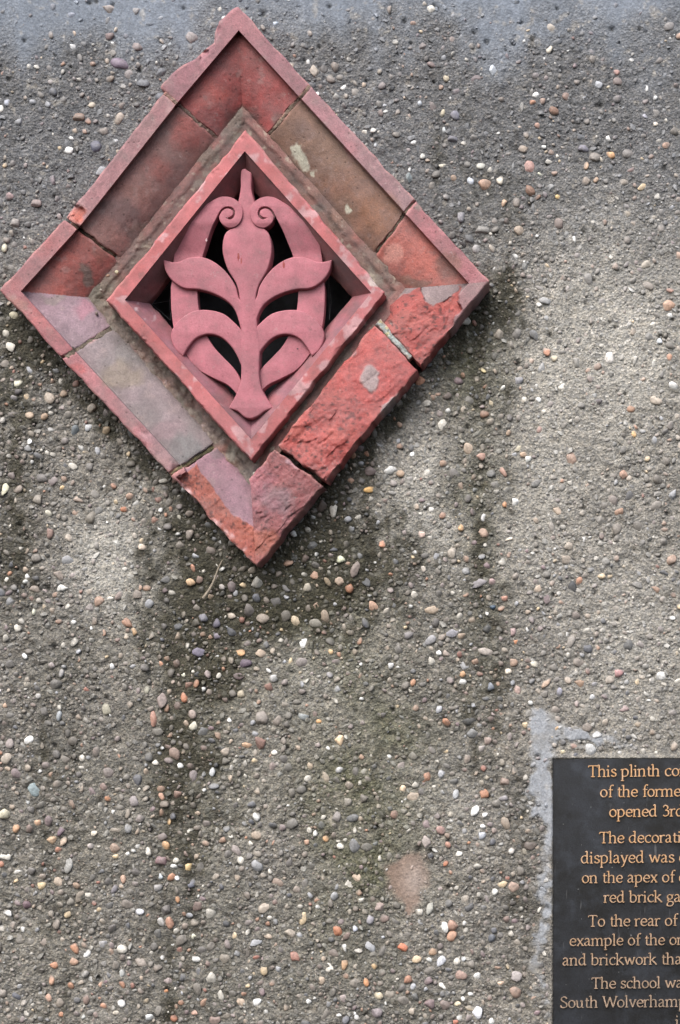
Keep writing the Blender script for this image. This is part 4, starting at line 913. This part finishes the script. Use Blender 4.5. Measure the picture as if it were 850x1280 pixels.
stem = z6([(398, 102), (410, 92), (424, 100), (437, 110), (438, 170), (446, 205), (462, 250), (462, 310), (488, 322), (506, 345), (515, 400), (503, 465), (480, 510), (466, 535)]) \
    + z7([(455, 92), (457, 150), (461, 215), (470, 260), (468, 340), (468, 400), (480, 450), (522, 516, 1), (487, 529), (465, 545), (435, 556), (408, 548), (385, 528), (350, 518, 1), (383, 455), (397, 405), (398, 345), (396, 290), (398, 215), (397, 150), (392, 98)]) \
    + z6([(380, 530), (350, 480), (335, 440), (327, 395), (335, 345), (352, 325), (380, 310), (380, 250), (388, 215), (396, 165)])
plate('stem', stem, 23.0, 4, tile, M_fleur, 1.9)
leafU = z6([(101, 438, 1), (150, 447), (200, 431), (250, 428), (300, 449), (345, 489), (378, 540)]) + z7([(392, 100), (420, 120), (425, 170), (398, 218, 1), (377, 150), (350, 114), (300, 84), (240, 66), (180, 60), (137, 32)]) + z6([(112, 482)])
leafD = z7([(178, 320, 1), (148, 292), (132, 252), (135, 220), (165, 180), (215, 148), (270, 143), (330, 157), (372, 190), (399, 219), (425, 260), (425, 330), (397, 352, 1), (383, 318), (358, 279), (320, 246), (275, 236), (230, 250), (200, 283)])
for m in (0, 1):
    plate('leaf', mir(leafU) if m else leafU, 22.8, 10, tile, M_fleur, 1.9)
    plate('leaf', mir(leafD) if m else leafD, 22.6, 10, tile, M_fleur, 1.9)

# little scars in the skin of the plant
def scar(cu, cv, rx, ry, tint, h):
    r_ = np.random.RandomState(int(cu)); n = 11
    plate('scar', [(cu + rx * (.6 + .5 * r_.rand()) * math.cos(6.283 * i / n), cv + ry * (.6 + .5 * r_.rand()) * math.sin(6.283 * i / n)) for i in range(n)], h, h - .6, tile, M_fleur, .12, tint=tint)
scar(298, 321, 1.6, 5.5, (150, 46, 40), 23.1); scar(301.5, 326, 1.1, 4, (160, 56, 50), 23.1); scar(354.5, 331, 1.7, 5, (156, 50, 44), 22.9)
scar(284.3, 270, 2.0, 2.6, (240, 226, 222), 25.2); scar(372, 436, 1.2, 1.2, (80, 50, 56), 22.75); scar(258, 300, 1.3, 2.2, (226, 190, 190), 24)
# ------------------------------------------------------------------ plaque
def bronze():
    m, n, b = mat_new('dark_bronze')
    co = nd(n, 'ShaderNodeTexCoord').outputs['Object']
    n1 = noise(n, co, 14, 6, .65); n2 = noise(n, co, 600, 3, .6)
    c = mixrgb(n, 'MIX', ramp(n, n1.outputs[0], [(.35, 0.), (.7, 1.)]), (.018, .0175, .017), (.030, .033, .040))
    c = mixrgb(n, 'MULTIPLY', 1, c, ramp(n, n2.outputs[0], [(.3, .75), (.7, 1.25)]))
    # fine pale scuffs
    mp = nd(n, 'ShaderNodeMapping'); n.links.new(co, mp.inputs[0]); mp.inputs['Rotation'].default_value = (0, .7, 0); mp.inputs['Scale'].default_value = (1, 1, .12)
    n3 = noise(n, mp.outputs[0], 170, 3, .5)
    c = mixrgb(n, 'MIX', ramp(n, n3.outputs[0], [(.70, 0.), (.78, .5)]), c, (.22, .22, .22))
    n4 = noise(n, co, 260, 2, .5)
    c = mixrgb(n, 'MIX', ramp(n, n4.outputs[0], [(.74, 0.), (.77, .6)]), c, (.3, .3, .29))
    n7 = noise(n, co, 30, 6, .7)
    c = mixrgb(n, 'MIX', ramp(n, n7.outputs[0], [(.5, 0.), (.8, .5)]), c, (.075, .085, .105))
    n.links.new(c, b.inputs['Base Color']); b.inputs['Metallic'].default_value = .35
    rr = ramp(n, n1.outputs[0], [(.3, .30), (.7, .50)]); n.links.new(rr, b.inputs['Roughness'])
    n.links.new(bumpn(n, n2.outputs[0], .25, .0004), b.inputs['Normal'])
    return m
M_bronze = bronze()
def lettermat():
    m, n, b = mat_new('rubbed_bronze_lettering')
    gp = nd(n, 'ShaderNodeNewGeometry').outputs['Position']
    sx = nd(n, 'ShaderNodeSeparateXYZ'); n.links.new(gp, sx.inputs[0])
    mr = n.nodes.new('ShaderNodeMapRange'); n.links.new(sx.outputs[2], mr.inputs[0])
    mr.inputs[1].default_value = .68; mr.inputs[2].default_value = .92
    n1 = noise(n, gp, 160, 4, .6); n2 = noise(n, gp, 700, 3, .6)
    c = mixrgb(n, 'MIX', mr.outputs[0], (.30, .225, .165), (.60, .345, .165))          # lower lines duller and browner, upper ones more golden
    c = mixrgb(n, 'MIX', ramp(n, n1.outputs[0], [(.45, 0.), (.7, .75)]), c, (.60, .42, .30))
    c = mixrgb(n, 'MULTIPLY', 1, c, ramp(n, n2.outputs[0], [(.3, .7), (.7, 1.25)]))
    n.links.new(c, b.inputs['Base Color']); b.inputs['Metallic'].default_value = .3; b.inputs['Roughness'].default_value = .42
    return m
M_let = lettermat()
plq = thing('inscribed_plaque', 'dark bronze plaque with raised gold serif lettering, let into the concrete at lower right', 'plaque', W(PL['u0'] + PLW / 2, PL['v0'] + PLH / 2, 0))
TILT = -R(.5)
def rotp(u, v): 
    du, dv = u - PL['u0'], v - PL['v0']; return PL['u0'] + du * math.cos(TILT) - dv * math.sin(TILT), PL['v0'] + du * math.sin(TILT) + dv * math.cos(TILT)
HP = 3.0
def plate_box():
    import bmesh
    bm = bmesh.new(); cs = [(0, 0), (PLW, 0), (PLW, PLH), (0, PLH)]
    fr = []; bk = []
    for x, y in cs:
        u, v = PL['u0'] + x, PL['v0'] + y - .009 * x
        w = W(u, v, HP); fr.append(bm.verts.new(w)); bk.append(bm.verts.new((w[0], .003, w[2])))
    bm.faces.new(fr[::-1]); bm.faces.new(bk)
    for i in range(4): bm.faces.new((fr[i], fr[(i + 1) % 4], bk[(i + 1) % 4], bk[i]))
    bmesh.ops.recalc_face_normals(bm, faces=bm.faces)
    bmesh.ops.bevel(bm, geom=[e for e in bm.edges if all(v in fr for v in e.verts)], offset=.0012, segments=3, affect='EDGES')
    me = bpy.data.meshes.new('plate'); bm.to_mesh(me); bm.free(); return me
link('plate', plate_box(), M_bronze, plq)

# glyphs drawn as broad-nib strokes; x-height 10
def ell(cx, cy, rx, ry, n=18): return [(cx + rx * math.cos(2 * math.pi * k / n + 1), cy + ry * math.sin(2 * math.pi * k / n + 1)) for k in range(n + 1)]
def st(x, y0, y1): return ('v', [(x, y0), (x, y1)])
def sf(x, y=0.3, l=1.9, r=1.9): return ('h', [(x - l, y), (x + r, y)])
def fl(x, y): return ('h', [(x - 2.3, y - 1.5), (x - .2, y - .4)])
def cv(*p): return ('c', list(p))
bowlR = cv((1.8, 7.4), (3.5, 9.1), (5.8, 9.5), (8.2, 7.9), (8.9, 5), (8, 1.9), (5.6, .4), (3.2, .5), (1.8, 1.4))
G = {
 'a': (9.4, [cv((1.4, 7.9), (3, 9.5), (5.2, 9.2), (6.4, 7.4), (6.4, 4), (6.4, 1.7), (7.3, .5), (8.8, 1.1)), cv((6.3, 6), (3.6, 5), (1.6, 3.6), (1.3, 1.9), (2.7, .5), (4.6, .8), (6.3, 2.2))]),
 'b': (10.6, [st(1.8, .6, 15.2), fl(1.8, 15.6), bowlR]),
 'c': (8.9, [cv((8, 7.9), (6.6, 9.4), (4.8, 9.4), (2.2, 7.8), (1.3, 4.8), (2.4, 1.7), (5, .45), (6.9, .8), (8.3, 2))]),
 'd': (11, [cv((8, 8.4), (5.8, 9.5), (3.2, 8.8), (1.4, 6.5), (1.3, 3.6), (2.9, .9), (5.2, .6), (8, 2.6)), cv((8, 15.2), (8, 8), (8, 1.6), (8.8, .5), (10.2, .8)), fl(8, 15.6)]),
 'e': (9.2, [cv((1.4, 5.1), (4.5, 5.2), (8, 5.5), (7.6, 8), (5.3, 9.5), (2.7, 8.5), (1.2, 5.3), (2, 2), (4.8, .45), (6.9, .9), (8.3, 2.1))]),
 'f': (6.4, [cv((7.4, 14.5), (6, 15.2), (4.4, 14.4), (3.4, 12.2), (3.3, 9), (3.3, .6)), ('h', [(1, 9.2), (6.5, 9.2)]), sf(3.3)]),
 'g': (9.6, [cv(*ell(4.5, 6.5, 3, 2.9)), ('h', [(6.8, 8.6), (9.3, 9.2)]), cv((3, 4), (2, 2.8), (2.4, 1.4), (5, .9), (8, .2), (8.7, -2), (7, -4.4), (4, -5), (1.3, -4.2), (1.1, -2.2), (2.8, -.2), (4.5, .8))]),
 'h': (11, [st(1.9, .3, 15.2), fl(1.9, 15.6), sf(1.9), cv((1.9, 7.4), (3.7, 9), (5.7, 9.5), (7.6, 8.7), (8.2, 6.8), (8.2, .4)), sf(8.2)]),
 'i': (5.1, [st(2.3, .3, 9.4), fl(2.3, 9.8), sf(2.3), ('v', [(2.2, 12.2), (2.2, 14.2)])]),
 'k': (10.4, [st(1.9, .3, 15.2), fl(1.9, 15.6), sf(1.9), ('v', [(2.2, 4.8), (7.4, 9.2)]), sf(7.4, 9.3, 1.6, 1.6), ('v', [(4, 6), (9.4, .5)]), sf(9.3, .3, 1, 1.2)]),
 'l': (5.1, [st(2.3, .3, 15.2), fl(2.3, 15.6), sf(2.3)]),
 'm': (16.6, [st(1.9, .3, 9.4), fl(1.9, 9.8), sf(1.9), cv((1.9, 7.2), (3.7, 8.9), (5.5, 9.5), (7.2, 8.7), (7.8, 6.8), (7.8, .4)), sf(7.8), cv((7.8, 7.2), (9.6, 8.9), (11.4, 9.5), (13.1, 8.7), (13.7, 6.8), (13.7, .4)), sf(13.7)]),
 'n': (11, [st(1.9, .3, 9.4), fl(1.9, 9.8), sf(1.9), cv((1.9, 7.2), (3.7, 8.9), (5.7, 9.5), (7.6, 8.7), (8.2, 6.8), (8.2, .4)), sf(8.2)]),
 'o': (10, [cv(*ell(5, 4.9, 3.8, 4.5))]),
 'p': (10.8, [st(1.9, -5, 9.4), fl(1.9, 9.8), sf(1.9, -5.1), bowlR]),
 'r': (7.2, [st(1.9, .3, 9.4), fl(1.9, 9.8), sf(1.9), cv((1.9, 6.6), (3.4, 8.6), (5.2, 9.4), (6.9, 8.8))]),
 's': (7.9, [cv((6.6, 7.7), (5.6, 9.2), (3.7, 9.5), (2, 8.4), (1.9, 6.8), (3.6, 5.5), (5.8, 4.4), (6.9, 2.8), (6.1, 1), (4.2, .45), (2.3, .8), (1.2, 2.3))]),
 't': (6.5, [cv((3, 12.2), (3, 6), (3, 2), (3.9, .6), (5.6, .6), (6.5, 1.3)), ('h', [(.9, 9.2), (6.1, 9.2)])]),
 'u': (11, [cv((2, 9.2), (2, 5), (2.2, 2), (3.4, .7), (5.2, .5), (8, 2.6)), cv((8, 9.2), (8, 5), (8, 1.4), (8.8, .5), (10.1, .9)), fl(2, 9.8), fl(8, 9.8)]),
 'v': (9.6, [('v', [(1.5, 9.2), (4.9, .5)]), ('v', [(4.9, .5), (8.2, 9.2)]), sf(1.6, 9.3, 1.6, 1.6), sf(8.2, 9.3, 1.4, 1.4)]),
 'w': (14.6, [('v', [(1.5, 9.2), (4.4, .5)]), ('v', [(4.4, .5), (7.4, 9)]), ('v', [(7.2, 9), (10.4, .5)]), ('v', [(10.4, .5), (13.2, 9.2)]), sf(1.6, 9.3, 1.5, 1.5), sf(13.2, 9.3, 1.4, 1.4)]),
 'x': (9.6, [('v', [(1.8, 9.2), (8, .5)]), ('v', [(7.9, 9.2), (1.7, .5)]), sf(1.8, 9.3, 1.4, 1.4), sf(7.9, 9.3, 1.3, 1.3), sf(1.8, .3, 1.3, 1.3), sf(8, .3, 1.4, 1.4)]),
 'y': (9.6, [('v', [(1.5, 9.2), (5, .8)]), cv((8.3, 9.2), (6.4, 4.2), (4.6, -.6), (3, -3.9), (1.2, -4.7)), sf(1.6, 9.3, 1.5, 1.5), sf(8.2, 9.3, 1.4, 1.4)]),
 'T': (12, [('h', [(.7, 13.9), (11.2, 13.9)]), ('h', [(.7, 13.9), (.5, 12)]), ('h', [(11.2, 13.9), (11.4, 12)]), st(5.9, .3, 13.9), sf(5.9, .3, 2.3, 2.3)]),
 'S': (10.2, [cv((8.7, 11.6), (7.5, 13.6), (5, 14), (2.6, 12.9), (2, 10.8), (3.6, 8.7), (6.5, 7), (8.7, 5), (8.6, 2.3), (6.5, .6), (4, .5), (1.8, 1.5), (1.3, 3.5))]),
 'W': (18.4, [('v', [(1.5, 13.8), (5.4, .5)]), ('v', [(5.4, .5), (9.6, 13.2)]), ('v', [(9.4, 13.2), (13.6, .5)]), ('v', [(13.6, .5), (17.6, 13.8)]), sf(1.6, 13.9), sf(17.6, 13.9, 1.6, 1.6)]),
 '3': (10, [cv((1.9, 11.6), (3.3, 13.5), (5.6, 13.8), (7.4, 12.2), (7, 9.7), (4.6, 7.9)), cv((4.3, 7.8), (7.4, 7.3), (8.6, 4.8), (7.6, 2), (4.8, .5), (1.6, 1.6))]),
 ' ': (5.3, [])}
NA, NB, NANG = .88, .40, R(22)
cu_, su_ = math.cos(NANG), math.sin(NANG)
def ribbon(kind, pts):
    if kind == 'c': p = smooth_pts(pts, False, 5)
    else: p = np.array([np.array(pts[0]) + (np.array(pts[-1]) - np.array(pts[0])) * t for t in (0, .5, 1)])
    tg = np.gradient(p, axis=0); tg /= np.linalg.norm(tg, axis=1)[:, None] + 1e-9
    nrm = np.stack([-tg[:, 1], tg[:, 0]], 1)
    hw = np.sqrt((NA * (nrm[:, 0] * cu_ + nrm[:, 1] * su_)) ** 2 + (NB * (-nrm[:, 0] * su_ + nrm[:, 1] * cu_)) ** 2)
    if kind == 'h': hw = hw * 0 + .46
    return p, nrm, hw
def text_line(txt, u0, base, ref_txt, ref_u, label=None):
    adv = lambda s: sum(G[ch][0] for ch in s)
    k = (ref_u - u0) / (adv(ref_txt) - .8)         # mm per glyph unit
    V_, F_ = [], []; x = 0; layer = 0
    for ch in txt:
        w, strokes = G[ch]
        for kind, pts in strokes:
            p, nrm, hw = ribbon(kind, pts); layer = (layer + 1) % 9
            top = HP + 2.3 + .03 * layer
            n = len(p); b0 = len(V_)
            for lvl, (hh, ex) in enumerate(((HP - .6, .18), (top - .35, .02), (top, -.14))):
                for sgn in (1, -1):
                    q = p + nrm * (hw + ex)[:, None] * sgn
                    for i in range(n):
                        e = 0
                        uu = u0 + (x + q[i, 0]) * k; vv = base - q[i, 1] * k - .0105 * (uu - u0)
                        V_.append(W(uu, vv, hh))
            A = lambda lvl, side, i: b0 + (lvl * 2 + side) * n + i
            for i in range(n - 1):
                F_.append((A(2, 0, i), A(2, 0, i + 1), A(2, 1, i + 1), A(2, 1, i)))
                for l in (0, 1):
                    F_.append((A(l, 0, i), A(l, 0, i + 1), A(l + 1, 0, i + 1), A(l + 1, 0, i)))
                    F_.append((A(l, 1, i), A(l, 1, i + 1), A(l + 1, 1, i + 1), A(l + 1, 1, i)))
            for i in (0, n - 1):
                for l in (0, 1): F_.append((A(l, 0, i), A(l, 1, i), A(l + 1, 1, i), A(l + 1, 0, i)))
        x += w
    me = bpy.data.meshes.new('lettering'); me.from_pydata(V_, [], F_); me.update()
    import bmesh
    bm = bmesh.new(); bm.from_mesh(me); bmesh.ops.recalc_face_normals(bm, faces=bm.faces); bm.to_mesh(me); bm.free()
    return link('lettering', me, M_let, plq, label)
LN = [('This plinth con', 735.2, 971.3, 'This plinth', 824.6), ('of the forme', 749.9, 996.6, 'of the forme', 850.5), ('opened 3rd', 761.2, 1021.4, 'opened', 821.2),
      ('The decorati', 749, 1054.2, 'The decorat', 846), ('displayed was e', 725.8, 1079.4, 'displayed was', 842.5), ('on the apex of e', 727, 1104, 'on the apex of', 842.5),
      ('red brick ga', 754.6, 1128.5, 'red brick', 827), ('To the rear of', 735.2, 1158.4, 'To the rear of', 846), ('example of the or', 711.7, 1182.6, 'example of the', 830.6),
      ('and brickwork tha', 702.8, 1207, 'and brickwork', 820.5), ('The school wa', 739.3, 1236, 'The school', 825.2), ('South Wolverhamp', 699.8, 1260.2, 'South Wolverham', 847.4), ('i', 844, 1284, 'i', 848.4)]
for (t, u0, bs, rt, ru) in LN: text_line(t, u0, bs, rt, ru)

# ------------------------------------------------------------------ small things
def tube(name, pts, rad, mat, parent=None):
    cu = bpy.data.curves.new(name, 'CURVE'); cu.dimensions = '3D'; cu.bevel_depth = rad; cu.bevel_resolution = 2
    for line in pts:
        sp = cu.splines.new('POLY'); sp.points.add(len(line) - 1)
        for i, (w, f) in enumerate(line): sp.points[i].co = (*w, 1); sp.points[i].radius = f
    tmp = bpy.data.objects.new('tmp', cu); COL.objects.link(tmp)
    me = bpy.data.meshes.new_from_object(tmp.evaluated_get(bpy.context.evaluated_depsgraph_get())); bpy.data.objects.remove(tmp); bpy.data.curves.remove(cu)
    me.name = name; me.materials.clear()
    return link(name, me, mat, parent)
M_twig = simple('dry_stalk', (.24, .20, .15), .8)
tw = tube('twig', [[(W(254 + 26 * t + 2 * math.sin(5 * t), 748 - 48 * t, 4.5 + 2.5 * t), 1.3 - .9 * t) for t in np.linspace(0, 1, 9)]], .0016, M_twig)
tw['label'] = 'thin dry plant stalk lying against the pebbles, left below the bottom tip of the diamond'; tw['category'] = 'twig'
M_web = simple('cobweb_silk', (.3, .3, .32), .6)
def web(cu, cv, pts, label):
    lines = []
    r_ = np.random.RandomState(int(cu))
    for i in range(len(pts)):
        for j in range(i + 1, len(pts)):
            if r_.rand() < .6:
                a, b = pts[i], pts[j]
                lines.append([((lambda t: W(a[0] + (b[0] - a[0]) * t, a[1] + (b[1] - a[1]) * t, -4 - 5 * math.sin(3.14 * t)))(t), 1) for t in np.linspace(0, 1, 7)])
    o = tube('cobweb', lines, .00007, M_web); o['label'] = label; o['category'] = 'cobweb'
web(200, 380, [(190, 380), (214, 352), (213, 400), (206, 362), (212, 376)], 'faint cobweb strung in the dark opening at the left point of the pierced tile')
web(430, 372, [(440, 370), (410, 340), (412, 400), (420, 352), (414, 376)], 'faint cobweb strung in the dark opening at the right point of the pierced tile')
